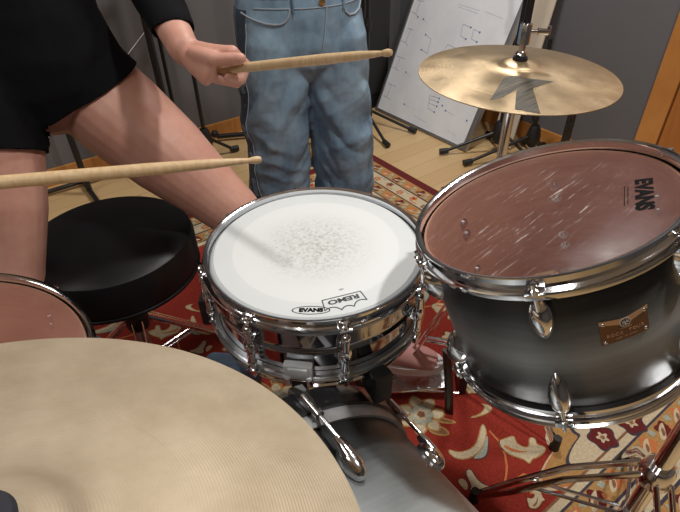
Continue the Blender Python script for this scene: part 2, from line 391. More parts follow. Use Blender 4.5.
# ------------------------------------------------------------------ rug
RX0, RX1, RY0, RY1 = -1.05, 1.545, -.05, 1.895
def make_rug():
    mb = MB()
    names = ['pile_red', 'pile_wine', 'pile_cream', 'pile_gold', 'pile_navy', 'pile_sage', 'pile_brown', 'pile_orange']
    ix = {n[5:]: i for i, n in enumerate(names)}
    # nested border bands, each a frame of its own pile height
    bands = [(0, 'wine'), (.044, 'gold'), (.100, 'navy'), (.108, 'cream'), (.164, 'navy'), (.171, 'gold'), (.226, 'navy'), (.232, 'cream'), (.250, 'brown'), (.256, 'red')]
    for i, (d, c) in enumerate(bands):
        mb.mi = ix[c]; z = .006
        a = [(RX0+d, RY0+d), (RX1-d, RY0+d), (RX1-d, RY1-d), (RX0+d, RY1-d)]
        if i+1 < len(bands):
            e = bands[i+1][0]; b = [(RX0+e, RY0+e), (RX1-e, RY0+e), (RX1-e, RY1-e), (RX0+e, RY1-e)]
            mb.add([(*p, z) for p in a+b], [(0, 1, 5, 4), (1, 2, 6, 5), (2, 3, 7, 6), (3, 0, 4, 7)])
        else: mb.add([(*p, z) for p in a], [(0, 1, 2, 3)])
    mb.mi = ix['wine']
    a = [(RX0, RY0), (RX1, RY0), (RX1, RY1), (RX0, RY1)]
    mb.add([(*p, .0005) for p in a]+[(*p, .006) for p in a], [(3, 2, 1, 0)]+[(i, (i+1) % 4, 4+(i+1) % 4, 4+i) for i in range(4)])
    lev = [.0066]
    def poly(pts, c, up=0.):
        mb.mi = ix[c]; mb.prism([(round(x, 4), round(y, 4)) for x, y in pts], .0055, lev[0]+up)
    def smooth_(pts, it=2):
        for _ in range(it):
            q = []
            for i in range(len(pts)):
                a, b = pts[i], pts[(i+1) % len(pts)]
                q += [(.75*a[0]+.25*b[0], .75*a[1]+.25*b[1]), (.25*a[0]+.75*b[0], .25*a[1]+.75*b[1])]
            pts = q
        return pts
    def grow(pts, g):
        cx = sum(p[0] for p in pts)/len(pts); cy = sum(p[1] for p in pts)/len(pts); n = len(pts); out = []
        ar = sum(pts[i][0]*pts[(i+1) % n][1]-pts[(i+1) % n][0]*pts[i][1] for i in range(n)); sg = 1 if ar > 0 else -1
        for i in range(n):
            a, b = pts[i-1], pts[(i+1) % n]; t = (b[0]-a[0], b[1]-a[1]); L = math.hypot(*t) or 1
            out.append((pts[i][0]+sg*g*t[1]/L, pts[i][1]-sg*g*t[0]/L))
        return out
    def strip(path, w_, c, up=0.):
        L = []; Rr = []
        for i, p in enumerate(path):
            a, b = path[max(i-1, 0)], path[min(i+1, len(path)-1)]; t = (b[0]-a[0], b[1]-a[1]); l = math.hypot(*t) or 1
            n = (-t[1]/l*w_/2, t[0]/l*w_/2); L.append((p[0]+n[0], p[1]+n[1])); Rr.append((p[0]-n[0], p[1]-n[1]))
        for i in range(len(path)-1): poly([L[i], L[i+1], Rr[i+1], Rr[i]], c, up)
    leafA = [(0.778,0.445),(0.77,0.426),(0.741,0.406),(0.71,0.395),(0.671,0.398),(0.648,0.415),(0.645,0.438),(0.65,0.444),(0.66,0.426),(0.681,0.414),(0.709,0.41),(0.733,0.419),(0.756,0.433)]
    leafA2 = [(0.764,0.417),(0.744,0.397),(0.709,0.373),(0.677,0.391),(0.7,0.393),(0.726,0.397)]
    leafB = [(0.77,0.384),(0.786,0.379),(0.814,0.371),(0.799,0.355),(0.805,0.333),(0.819,0.326),(0.841,0.344),(0.851,0.333),(0.835,0.321),(0.85,0.303),(0.838,0.295),(0.806,0.299),(0.796,0.304),(0.78,0.297),(0.781,0.315),(0.765,0.337),(0.76,0.357),(0.761,0.37)]
    leafB2 = [(0.771,0.373),(0.783,0.34),(0.811,0.315),(0.778,0.336),(0.766,0.359)]
    stem1 = [(0.774,0.419),(0.77,0.384),(0.752,0.35),(0.731,0.327),(0.71,0.312),(0.684,0.298)]
    leafC = [(0.646,0.379),(0.654,0.373),(0.646,0.351),(0.648,0.328),(0.662,0.312),(0.637,0.319),(0.614,0.328),(0.615,0.341),(0.624,0.343),(0.632,0.362),(0.637,0.373)]
    leafC2 = [(0.609,0.376),(0.624,0.368),(0.619,0.35),(0.605,0.343),(0.604,0.361)]
    curl = [(0.725,0.291),(0.747,0.289),(0.757,0.273),(0.75,0.252),(0.732,0.241),(0.72,0.251)]
    leafD = [(0.763,0.48),(0.793,0.469),(0.822,0.474),(0.821,0.494),(0.839,0.469),(0.831,0.455),(0.803,0.458),(0.77,0.469)]
    pet = [(0.692,0.541),(0.712,0.511),(0.728,0.485),(0.702,0.501),(0.684,0.526)]
    pet2 = [(0.659,0.529),(0.687,0.501),(0.687,0.473),(0.667,0.481),(0.647,0.51)]
    def ring_(c, r, k=9, amp=.12, ph=0.):
        return [(c[0]+r*(1+amp*math.cos(k*a))*math.cos(a+ph), c[1]+r*(1+amp*math.cos(k*a))*math.sin(a+ph)) for a in [2*math.pi*i/54 for i in range(54)]]
    def cluster(T):
        t_ = lambda pts: [T(p) for p in pts]
        poly(t_(smooth_(grow(leafA2, .003))), 'navy'); poly(t_(smooth_(leafA2)), 'sage', .0004)
        poly(t_(smooth_(grow(leafA, .003))), 'gold', .0003); poly(t_(smooth_(leafA)), 'cream', .0008)
        poly(t_(smooth_(grow(leafB, .003))), 'gold', .0002); poly(t_(smooth_(leafB)), 'cream', .0008); poly(t_(smooth_(leafB2)), 'orange', .0012)
        strip(t_(stem1), .005, 'orange', .0002)
        poly(t_(smooth_(grow(leafC, .003))), 'navy'); poly(t_(smooth_(leafC)), 'cream', .0006)
        poly(t_(smooth_(leafC2)), 'cream', .0004); strip(t_(curl), .006, 'orange', .0002)
        poly(t_(smooth_(leafD)), 'gold', .0002); poly(t_(smooth_(grow(leafD, -.003))), 'cream', .0006)
        for p in (pet, pet2): poly(t_(smooth_(grow(p, .002))), 'gold', .0002); poly(t_(smooth_(grow(p, -.004))), 'brown', .0006)
        for j in range(7):
            a = 2*math.pi*j/7+.3; c = (.667+.044*math.cos(a), .562+.044*math.sin(a))
            poly(t_(ring_(c, .019, 3, .1, a)), 'gold', .0001*j+.0002); poly(t_(ring_(c, .014, 3, .1, a)), 'cream', .0008+.00002*j)
        poly(t_(ring_((.667, .562), .031)), 'sage', .0012); poly(t_(ring_((.667, .562), .019, 7)), 'cream', .0015); poly(t_(ring_((.667, .562), .010, 5)), 'brown', .0018)
    cluster(lambda p: p)
    # the same spray worked over the rest of the field
    for (ox, oy, an, fl) in ((.40, .98, 150, 1), (.98, .90, 60, -1), (.62, 1.35, 200, 1), (1.08, 1.35, -40, 1), (.08, 1.42, 20, -1), (-.22, 1.12, 95, 1), (-.50, .66, 200, -1),
                             (-.62, 1.25, -20, 1), (.12, .78, 250, -1), (-.10, .45, 10, 1), (.34, .36, 110, 1), (-.5, .33, 70, -1), (1.06, .58, 170, 1), (.33, 1.25, -70, -1)):
        ca, sa = math.cos(R(an)), math.sin(R(an))
        def T(p, ox=ox, oy=oy, fl=fl, ca=ca, sa=sa):
            x, y = (p[0]-.73)*fl*.9, (p[1]-.42)*.9
            return (ox+x*ca-y*sa, oy+x*sa+y*ca)
        cluster(T)
    for (ox, oy, an, k) in ((.565, .63, 30, .6), (.60, .47, 140, .5), (.905, .43, 200, .55), (.84, .545, -30, .55), (.72, .235, 70, .5), (.93, .70, 110, .7), (.50, .52, -80, .6), (.28, .92, 45, .6), (.62, .82, 10, .6),
                            (.2, 1.1, 160, .6), (.45, 1.28, 60, .6), (.85, 1.15, -60, .6), (1.12, 1.0, 20, .6), (-.2, .85, 120, .6), (.05, .6, 70, .6), (.78, .70, 80, .5), (.66, .70, -40, .45)):
        ca, sa = math.cos(R(an)), math.sin(R(an))
        def T(p, ox=ox, oy=oy, ca=ca, sa=sa, k=k):
            x, y = (p[0]-.80)*k, (p[1]-.335)*k
            return (ox+x*ca-y*sa, oy+x*sa+y*ca)
        tt = lambda q: [T(p) for p in q]
        poly(tt(smooth_(grow(leafB, .010))), 'wine', -.0003); poly(tt(smooth_(grow(leafB, .004))), 'gold', -.0001); poly(tt(smooth_(leafB)), 'cream', .0003); poly(tt(smooth_(leafB2)), 'brown', .0007)
    # corner spandrels: scalloped gold and cream rims round cream ground with wine medallions
    for sx, sy, cx, cy in ((1, 1, RX1-.256, RY0+.256), (1, -1, RX1-.256, RY1-.256), (-1, 1, RX0+.256, RY0+.256), (-1, -1, RX0+.256, RY1-.256)):
        def sc(rr, amp, up, col):
            pts = [(cx, cy)]
            for i in range(41):
                a = math.pi/2*i/40
                q = rr*(1+amp*abs(math.sin(a*6)))
                pts.append((cx-sx*q*math.sin(a)*1.12, cy+sy*q*math.cos(a)*.36))
            poly(pts, col, up)
        sc(.44, .12, -.0003, 'cream'); sc(.43, .12, -.0001, 'orange'); sc(.422, .12, .0001, 'gold'); sc(.355, .14, .0003, 'navy'); sc(.345, .14, .0005, 'cream')
        for j, (u, v_) in enumerate(((.30, .025), (.15, .055), (.03, .10), (.20, .005), (.08, .02))):
            c = (cx-sx*u, cy+sy*v_)
            poly(ring_(c, .036, 5, .12), 'navy', .0007+j*.00001); poly(ring_(c, .032, 5, .12), 'wine', .0009); poly(ring_(c, .013, 5, .3), 'cream', .0012); poly(ring_(c, .006, 5, .2), 'brown', .0015)
    # running scroll in the border bands
    def along(side, s_, d):
        if side == 'r': return (RX1-d, RY0+s_)
        if side == 'n': return (RX0+s_, RY0+d)
        if side == 'f': return (RX0+s_, RY1-d)
        return (RX0+d, RY0+s_)
    for side, L in (('r', RY1-RY0), ('n', RX1-RX0), ('f', RX1-RX0), ('l', RY1-RY0)):
        n = int((L-.3)/.075)
        for i in range(n):
            s0 = .15+(i+.5)*(L-.3)/n; e = 1 if i % 2 else -1
            c = along(side, s0, .136+e*.006)
            poly(ring_(c, .0155, 5, .22, i), 'orange' if i % 3 else 'brown', .0002); poly(ring_(c, .006, 4, .2), 'sage' if i % 2 else 'wine', .0005)
            strip([along(side, s0-.036, .136-e*.014), along(side, s0-.018, .136-e*.019), along(side, s0, .136-e*.016), along(side, s0+.014, .136-e*.004)], .005, 'sage' if i % 2 else 'orange', .0001)
            for dd in (.072, .198):
                poly(ring_(along(side, s0+.012, dd+.002), .021, 4, .18, i), 'orange' if i % 2 else 'wine', .0001)
                poly(ring_(along(side, s0-.026, dd+.014), .009, 4, .2, i), 'sage', .00015)
                poly(smooth_([along(side, s0-.03, dd-.014), along(side, s0-.008, dd-.017), along(side, s0+.018, dd+.004), along(side, s0+.03, dd+.016), along(side, s0+.002, dd+.013)]), 'cream', .0002)
                poly(smooth_([along(side, s0-.014, dd-.012), along(side, s0+.004, dd-.008), along(side, s0+.014, dd+.009), along(side, s0+.0, dd+.004)]), 'brown', .0004)
                poly(smooth_([along(side, s0+.024, dd-.016), along(side, s0+.036, dd-.012), along(side, s0+.034, dd+.004), along(side, s0+.026, dd-.004)]), 'orange', .0003)
    return tag(mb.build('rug', names, smooth=False), 'red oriental rug with cream leaf sprays and a gold scroll border under the drum kit', 'rug')
make_rug()

# ------------------------------------------------------------------ drums
def hoop_profile(Rr, top):      # triple-flanged hoop, lip at z = top, height .019
    return [(Rr+.0015, top-.002), (Rr+.0055, top), (Rr+.008, top+.0002), (Rr+.0083, top-.0012), (Rr+.0052, top-.0035), (Rr+.005, top-.0155),
            (Rr+.0125, top-.0168), (Rr+.0135, top-.0185), (Rr+.0125, top-.0195), (Rr+.0015, top-.0185)]
def flip(prof, H): return [(r, H-z) for r, z in prof]
def lug_body(mb, a, Rr, z, d, L=.060, wd=.0135, out=.020):
    """tapered half-teardrop casting lying on the shell; d=+1 has its broad end up"""
    for _ in (0,):
        vs = []; fs = []; n = 14; k = 13
        for i in range(k):
            f = i/(k-1); y = (f-.5)*L
            wv = math.sin(math.pi*min(1, f**.74))**.62 if 0 < f < 1 else .03
            wv = max(.05, wv)
            for j in range(n):
                q = math.pi*(j/(n-1))-math.pi/2
                rad = Rr+.0005+out*wv*math.cos(q)**.8 if abs(q) < math.pi/2-.001 else Rr-.002
                tan = wd*wv*math.sin(q)
                ca, sa = math.cos(a), math.sin(a)
                vs.append((rad*ca-tan*sa, rad*sa+tan*ca, z-d*y))
        for i in range(k-1):
            for j in range(n-1): fs.append((i*n+j, i*n+j+1, (i+1)*n+j+1, (i+1)*n+j) if d < 0 else (i*n+j, (i+1)*n+j, (i+1)*n+j+1, i*n+j+1))
        mb.add(vs, fs)
def ear_rod(mb, a, Rr, zt, zl, s):
    """hoop ear, square-headed tension rod from the hoop towards the lug"""
    M = Matrix.Rotation(a, 4, 'Z')
    mb.box((Rr+.012, 0, zt-s*.0175), (.014, .020, .007), M, .002)
    mb.lathe([(0, -.004), (.0055, -.004), (.0055, .003), (.0032, .0045), (.0032, .010), (0, .010)], 12, M @ Matrix.Translation((Rr+.0135, 0, zt-s*.013)) @ (Matrix() if s > 0 else Matrix.Rotation(math.pi, 4, 'X')))
    mb.tube([M @ V((Rr+.0135, 0, zt-s*.014)), M @ V((Rr+.0135, 0, zl))], .0032, 10)
def ring_closed(r0, r1, z0, z1): return [(r0, z0), (r1, z0), (r1, z1), (r0, z1)]
def rack_drum(name, label, loc, n, Rr, Ht, lacquer, nl, off, headmat, lugs_both=True):
    Mx = frame(n)
    base = V(loc) - Mx @ V((0, 0, Ht))
    root = thing(name, label, 'drum', base, Mx)
    zt, zb = Ht-.0135, .0135
    sh = MB(); sh.lathe([(Rr-.0005, zb), (Rr, zb+.001), (Rr, zt-.001), (Rr-.0005, zt)], 128)
    sh.mi = 1; sh.lathe([(Rr-.0005, zt), (Rr-.004, zt+.001), (Rr-.0075, zt-.004), (Rr-.0075, zb+.004), (Rr-.004, zb-.001), (Rr-.0005, zb)], 128)
    shell = sh.build('shell', [lacquer, 'inner_wood'], root)
    # small bolts with washers that show inside the shell through the clear head
    for k in range(nl):
        a = R(off+360/nl*k)
        for z in ((zt-.048, zt-.068, zb+.048, zb+.068)):
            Mq = Matrix.Rotation(a, 4, 'Z') @ Matrix.Translation((Rr-.0075, 0, z)) @ Matrix.Rotation(-math.pi/2, 4, 'Y')
            MB().lathe([(.0075, 0), (.0075, .0015), (.004, .0016), (.004, .005), (0, .005)], 14, Mq).build('inside_bolt', 'chrome_worn', shell)
    for top in (True, False):
        f = (lambda p: p) if top else (lambda p: flip(p, Ht))
        h = MB(); h.lathe(f(hoop_profile(Rr, Ht)), 144, closed=True)
        h.build('top_hoop' if top else 'bottom_hoop', 'chrome', root)
        hd = MB(); hd.lathe(f([(0, Ht-.0118), (Rr*.5, Ht-.0118), (Rr-.006, Ht-.0118), (Rr-.001, Ht-.0135), (Rr+.0008, Ht-.019)]), 128)
        hd.mi = 1; hd.lathe(f([(Rr+.0008, Ht-.0195), (Rr+.0085, Ht-.0195), (Rr+.0090, Ht-.0205), (Rr+.0080, Ht-.029), (Rr+.0008, Ht-.029)]), 128, closed=True)
        head = hd.build('batter_head' if top else 'resonant_head', [headmat, 'chrome'], root)
        if top: bh = head
    for k in range(nl):
        a = R(off+360/nl*k)
        for s in ((1, -1) if lugs_both else (1,)):
            lg = MB(); zc = zt-.045 if s > 0 else zb+.045
            lug_body(lg, a, Rr, zc, s); lug = lg.build('lug', 'chrome', root)
            rd = MB(); ear_rod(rd, a, Rr, Ht if s > 0 else 0., zc+s*.02, s); rd.build('tension_rod', 'chrome', lug)
    return root, bh
TOM_N = (-.216, .323, 1)
tom, tomhead = rack_drum('tom_drum', 'black and silver rack tom with chrome rims and a scratched clear head', (.523, .297, .8626), TOM_N, .1524, .230, 'tom_lacquer', 6, 215, 'clear_head')
# badge, curved on the shell, between two lugs
def badge():
    Rr = .1524+.0004
    def put(mb, pts, t0, t1):
        n = len(pts); ar = sum(pts[i][0]*pts[(i+1) % n][1]-pts[(i+1) % n][0]*pts[i][1] for i in range(n))
        if ar < 0: pts = pts[::-1]
        vs = [];
        for t in (t0, t1):
            for x, z in pts:
                a = R(244.6)+x/Rr; vs.append(((Rr+t)*math.cos(a), (Rr+t)*math.sin(a), zc+z))
        mb.add(vs, [tuple(reversed(range(n))), tuple(range(n, 2*n))]+[(i, (i+1) % n, n+(i+1) % n, n+i) for i in range(n)])
    zc = .230-.093
    def subdiv(pts, k=8):
        out = []
        for i in range(len(pts)):
            a, b = pts[i], pts[(i+1) % len(pts)]
            out += [(a[0]+(b[0]-a[0])*j/k, a[1]+(b[1]-a[1])*j/k) for j in range(k)]
        return out
    W, H = .0265, .0165
    top = lambda x: H-.004*(1-abs(x)/W)
    mb = MB()
    N = 12
    for i in range(N):        # narrow vertical strips so that it follows the curve
        x0, x1 = -W+2*W*i/N, -W+2*W*(i+1)/N
        mb.mi = 0; put(mb, [(x0, -H), (x1, -H), (x1, top(x1)), (x0, top(x0))], 0, .0010)
        mb.mi = 1
        lo = lambda x: top(x)-.0085+.004*(abs(x)/W)
        put(mb, [(x0, lo(x0)), (x1, lo(x1)), (x1, top(x1)), (x0, top(x0))], .0008, .0013)
    o = mb.build('badge', ['badge_bronze', 'badge_copper'], tom, smooth=False)
    em = MB(); z0 = .0072
    circ = lambda r, cx=0, cz=z0, n=24: [(cx+r*math.cos(2*math.pi*i/n), cz+r*math.sin(2*math.pi*i/n)) for i in range(n)]
    em.mi = 0; put(em, circ(.0060), .001, .0019); em.mi = 1; put(em, circ(.0049), .0015, .0021); em.mi = 0
    for k in range(3):     # three crossed tuning forks
        a = R(90+120*k)
        for da in (0,):
            u = (math.cos(a), math.sin(a)); p = (-u[1], u[0])
            P = lambda s_, w_: (u[0]*s_+p[0]*w_, z0+u[1]*s_+p[1]*w_)
            put(em, [P(-.0040, -.0006), P(-.0040, .0006), P(.0005, .0006), P(.0005, -.0006)], .002, .0024)
            put(em, [P(.0, -.0016), P(.0, -.0008), P(.0042, -.0008), P(.0042, -.0016)], .002, .0024)
            put(em, [P(.0, .0008), P(.0, .0016), P(.0042, .0016), P(.0042, .0008)], .002, .0024)
    em.build('emblem', ['badge_silver', 'ink'], o, smooth=False)
    for x, z in ((-W+.004, -H+.0035), (W-.004, -H+.0035), (-W+.004, H-.0045), (W-.004, H-.0045)):
        a = R(244.6)+x/Rr
        MB().ellipsoid((0, 0, 0), (.0022, .0022, .0014), Matrix.Translation(((Rr+.0012)*math.cos(a), (Rr+.0012)*math.sin(a), zc+z)) @ Matrix.Rotation(a, 4, 'Z') @ Matrix.Rotation(math.pi/2, 4, 'Y'), 12, 8).build('rivet', 'chrome', o)
    tx = MB()
    def ring_text(s_, size, z, track):
        k = len(s_)
        for i, ch in enumerate(s_):
            if ch == ' ': continue
            x = (i-(k-1)/2)*track; a = R(244.6)+x/Rr
            Mq = Matrix.Translation(((Rr+.0014)*math.cos(a), (Rr+.0014)*math.sin(a), zc+z)) @ Matrix.Rotation(a+math.pi/2, 4, 'Z') @ Matrix.Rotation(math.pi/2, 4, 'X')
            text_mb(tx, ch, size, Mq, .0002)
    ring_text('YAMAHA', .0030, .0001, .0024); ring_text('ROCK TOUR', .0058, -.0058, .0047); ring_text('MADE IN JAPAN', .0026, -.0118, .0018)
    tx.build('lettering', 'badge_copper', o, smooth=False)
badge()
floor_tom, fthead = rack_drum('floor_tom', 'floor tom at the left edge with chrome rim and reddish brown clear head', (-.156, .727, .65), (.178, -.129, 1), .1778, .38, 'floor_lacquer', 8, 33, 'clear_head_plain')
Mf = frame((.178, -.129, 1)); Mfi = Mf.transposed()
fb = V((-.156, .727, .65)) - Mf @ V((0, 0, .38))
for a in (100, 220, 340):
    rr = .1778+.022; top = V((rr*math.cos(R(a)), rr*math.sin(R(a)), .25)); low = V((rr*math.cos(R(a)), rr*math.sin(R(a)), -.02))
    wl = fb + Mf @ low; foot = V((wl.x+.02*math.cos(R(a)), wl.y+.02*math.sin(R(a)), .022))
    lf = Mfi @ (foot-fb)
    lg = MB().tube([top, low, lf], .0055, 10).build('leg', 'chrome', floor_tom)
    MB().tube([Mfi @ (foot-fb+V((0, 0, -.0155))), Mfi @ (foot-fb+V((0, 0, .02)))], [.013, .010], 14).build('rubber_foot', 'black_rubber', lg)
    MB().box((0, 0, 0), (.024, .034, .05), Matrix.Translation((rr-.008, 0, 0)) if False else Matrix.Rotation(R(a), 4, 'Z') @ Matrix.Translation((rr-.008, 0, .2)), .004).build('leg_bracket', 'chrome', floor_tom)

# snare
SN = V((.381, .594, 0)); SR, SH, SZ0 = .1778, .142, .5455
snare = thing('snare_drum', 'chrome snare drum with a white coated head worn grey in the middle', 'drum', (SN.x, SN.y, SZ0))
sh = MB(); pr_ = [(SR, .014)]
for z in np.linspace(.016, SH-.016, 49):
    bead = .0042*math.exp(-((z-SH/2)/.0035)**2)
    pr_.append((SR+bead, float(z)))
pr_.append((SR, SH-.014)); sh.lathe(pr_, 144); sh.build('shell', 'chrome_shell', snare)
for top in (True, False):
    f = (lambda p: p) if top else (lambda p: flip(p, SH))
    MB().lathe(f(hoop_profile(SR, SH)), 160, closed=True).build('top_hoop' if top else 'bottom_hoop', 'chrome', snare)
    hd = MB(); hd.lathe(f([(0, SH-.0070), (.05, SH-.0070), (.10, SH-.0070), (.15, SH-.0070), (SR-.008, SH-.0070), (SR-.001, SH-.0135), (SR+.0008, SH-.019)]), 128)
    hd.mi = 1; hd.lathe(f(ring_closed(SR+.0008, SR+.0085, SH-.0285, SH-.0195)), 128, closed=True)
    h_ = hd.build('batter_head' if top else 'resonant_head', ['coated_head' if top else 'clear_head_plain', 'steel_grey'], snare)
    if top: snhead = h_
for k in range(8):
    a = R(203+45*k); lg = MB(); M = Matrix.Rotation(a, 4, 'Z')
    lg.tube([M @ V((SR+.013, 0, .036)), M @ V((SR+.013, 0, SH-.036))], [.0065, .0065], 16)
    for z in (.036, SH-.036): lg.ellipsoid((SR+.013, 0, z), (.0078, .0078, .0085), M, 16, 10)
    lg.box((SR+.005, 0, SH/2), (.014, .012, .026), M, .003); lg.ellipsoid((SR+.013, 0, SH/2), (.009, .010, .017), M, 16, 10)
    lug = lg.build('lug', 'chrome', snare)
    for s in (1, -1):
        rd = MB(); ear_rod(rd, a, SR, SH if s > 0 else 0., SH-.034 if s > 0 else .034, s); rd.build('tension_rod', 'chrome', lug)
# butt plate under the front of the shell with two screws and a strap
M = Matrix.Rotation(R(226), 4, 'Z')
bp = MB().box((SR+.008, 0, .038), (.014, .046, .030), M, .006).box((SR+.013, 0, .040), (.010, .030, .018), M, .003).build('snare_butt_plate', 'grey_plastic', snare)
for dy in (-.017, .017):
    MB().lathe([(0, -.008), (.005, -.008), (.005, .006), (0, .006)], 12, M @ Matrix.Translation((SR+.014, dy, .020))).build('clamp_screw', 'chrome', bp)
MB().box((SR+.010, 0, .008), (.003, .024, .03), M).build('snare_strap', 'black_rubber', bp)
# strainer lever on the far side
M = Matrix.Rotation(R(46), 4, 'Z')
MB().box((SR+.010, 0, .060), (.018, .032, .060), M, .005).tube([M @ V((SR+.022, 0, .06)), M @ V((SR+.034, 0, .10))], .005, 10).build('snare_strainer', 'chrome_worn', snare)
# printing on the batter head: local coords of the head
zt_ = SH-.0070
def onhead(p): return (p[0]-SN.x, p[1]-SN.y)
lg = MB()
e = [onhead(p) for p in ((.267, .485), (.307, .455))]
ex = V((e[1][0]-e[0][0], e[1][1]-e[0][1], 0)); L = ex.length; ex.normalize(); ey = V((-ex.y, ex.x, 0)); c = V((onhead((.287, .470))[0], onhead((.287, .470))[1], 0))
Me = Matrix((ex, ey, V((0, 0, 1)))).transposed().to_4x4(); Me.translation = (c.x, c.y, zt_+.0003)
text_mb(lg, 'EVANS', .0105, Me, .0001, .0007, 1.10)
N = 48; ov = [(L*.56*math.cos(2*math.pi*i/N), .0088*math.sin(2*math.pi*i/N)) for i in range(N)]; ov2 = [(x*.94, y*.86) for x, y in ov]
lg.add([Me @ V((x, y, 0)) for x, y in ov+ov2], [(i, (i+1) % N, N+(i+1) % N, N+i) for i in range(N)])
lg.build('oval_logo', 'ink', snhead, smooth=False)
lg = MB()
def seg(a, b, wd=.0009):
    a, b = V((*a, zt_+.0003)), V((*b, zt_+.0003)); d = (b-a).normalized(); n = V((-d.y, d.x, 0))*wd
    lg.add([a-n-d*wd*.5, b-n+d*wd*.5, b+n+d*wd*.5, a+n-d*wd*.5], [(0, 1, 2, 3)])
TL, TR_, BR, M1, M2, BL = (.3117, .4771), (.3693, .4591), (.3656, .4386), (.3419, .4385), (.3231, .4435), (.3025, .4568)
pts = [onhead(p) for p in (TL, TR_, BR)]
seg(pts[0], pts[1]); seg(pts[1], pts[2]); seg(onhead(TL), onhead(BL))
def scallop(a, b):
    a, b = onhead(a), onhead(b); mx, my = (a[0]+b[0])/2, (a[1]+b[1])/2
    ux, uy = -(b[1]-a[1]), b[0]-a[0]; k = -.52 if (ux*(.34-SN.x-mx)+uy*(.468-SN.y-my)) < 0 else .52
    q = [((1-t)**2*a[0]+2*t*(1-t)*(mx+k*ux)+t*t*b[0], (1-t)**2*a[1]+2*t*(1-t)*(my+k*uy)+t*t*b[1]) for t in [i/10 for i in range(11)]]
    for i in range(10): seg(q[i], q[i+1])
scallop(BR, M1); scallop(M1, M2); scallop(M2, BL)
ax = V((pts[1][0]-pts[0][0], pts[1][1]-pts[0][1], 0)).normalized(); c = V((*onhead((.3385, .4600)), 0))
Me = Matrix((-ax, V((ax.y, -ax.x, 0)), V((0, 0, 1)))).transposed().to_4x4(); Me.translation = (c.x, c.y, zt_+.0003)
text_mb(lg, 'REMO', .0125, Me, .0001, .0005, 1.45)
Me2 = Me.copy(); Me2.translation = V((*onhead((.3490, .4800)), zt_+.0003)); text_mb(lg, 'USA', .0042, Me2, .0001)
lg.build('crown_logo', 'ink_grey', snhead, smooth=False)

# bass drum: axis along the room's Y, batter hoop towards the drummer
BX, BZ, BR_ = .134, .3005, .279
bass = thing('bass_drum', 'black and silver bass drum lying under the snare, seen from above', 'drum', (BX, .0, 0))
My = Matrix.Translation((0, 0, BZ)) @ Matrix.Rotation(-math.pi/2, 4, 'X')    # lathe z -> +Y
Y0, Y1 = -.015, .386
sh = MB(); sh.lathe([(BR_, Y0), (BR_, Y1)], 144, My); sh.mi = 1; sh.lathe([(BR_, Y1), (BR_-.008, Y1), (BR_-.008, Y0), (BR_, Y0)], 144, My)
sh.build('shell', ['bass_lacquer', 'inner_wood'], bass)
for nm, ya, s in (('batter', Y1, 1), ('front', Y0, -1)):
    MB().lathe([(BR_+.0008, ya-s*.016), (BR_+.006, ya-s*.017), (BR_+.0085, ya-s*.012), (BR_+.0090, ya-s*.002), (BR_+.0085, ya+s*.004), (BR_+.0008, ya+s*.004)], 144, My, True).build('head_collar', 'hoop_gasket', bass)
    MB().lathe([(BR_+.001, ya+s*.004), (BR_+.0145, ya+s*.004), (BR_+.0155, ya+s*.006), (BR_+.0155, ya+s*.042), (BR_+.0145, ya+s*.044), (BR_+.001, ya+s*.044)], 144, My, True).build(nm+'_hoop', 'bass_hoop_wood', bass)
    MB().lathe([(0, ya+s*.012), (BR_-.02, ya+s*.012), (BR_-.002, ya+s*.009), (BR_+.001, ya)], 96, My).build(nm+'_head', 'white_film', bass)
    for k in range(8):
        a = R(26+45*k) ; ca, sa = math.cos(a), math.sin(a)
        def P(r, tn, y): return V((r*ca-tn*sa, y, BZ+r*sa+tn*ca))
        if sa < -.85 : pass
        cl = MB()
        # claw hook wraps over the wooden hoop
        sec = [(BR_+.0165, ya+s*.004), (BR_+.0165, ya+s*.046), (BR_+.004, ya+s*.050), (BR_+.004, ya+s*.053), (BR_+.0215, ya+s*.051), (BR_+.0225, ya-s*.002)]
        nseg = len(sec)
        wv = [.008, .012, .010, .009, .012, .008]
        vs = [P(r, -w_, y) for (r, y), w_ in zip(sec, wv)]+[P(r, w_, y) for (r, y), w_ in zip(sec, wv)]
        fs = [tuple(range(nseg)), tuple(reversed(range(nseg, 2*nseg)))]+[(i, i+nseg, (i+1) % nseg+nseg, (i+1) % nseg) for i in range(nseg)]
        cl.add(vs, fs)
        cl.tube([P(BR_+.020, 0, ya+s*.030), P(BR_+.020, 0, ya-s*.012)], .0075, 14)
        co = cl.build('claw', 'chrome', bass, angle=50)
        MB().tube([P(BR_+.020, 0, ya-s*.005), P(BR_+.020, 0, ya-s*.075)], .0036, 12).build('tension_rod', 'chrome', co)
        lm = MB(); Ml = Matrix.Translation(P(BR_+.006, 0, ya-s*.088)) @ Matrix.Rotation(math.pi/2-a, 4, 'Y')
        lm.ellipsoid((0, 0, 0), (.0140, .028, .0170), Ml, 24, 16)
        lm.tube([P(BR_+.0165, 0, ya-s*.052), P(BR_+.016, 0, ya-s*.066), P(BR_+.013, 0, ya-s*.084)], [.0066, .0088, .011], 16)
        lm.build('lug', 'chrome', bass)
for s in (-1, 1):
    a = R(-25) if s > 0 else R(205)
    p0 = V((BR_*math.cos(a)*.98, .05, BZ+BR_*math.sin(a))); p1 = V((s*.37, -.13, .02))
    sp = MB().tube([p0, p1], .007, 12).build('spur', 'chrome', bass)
    MB().tube([p1+V((0, 0, -.012)), p1+V((0, 0, .02))], [.012, .010], 12).build('rubber_tip', 'black_rubber', sp)

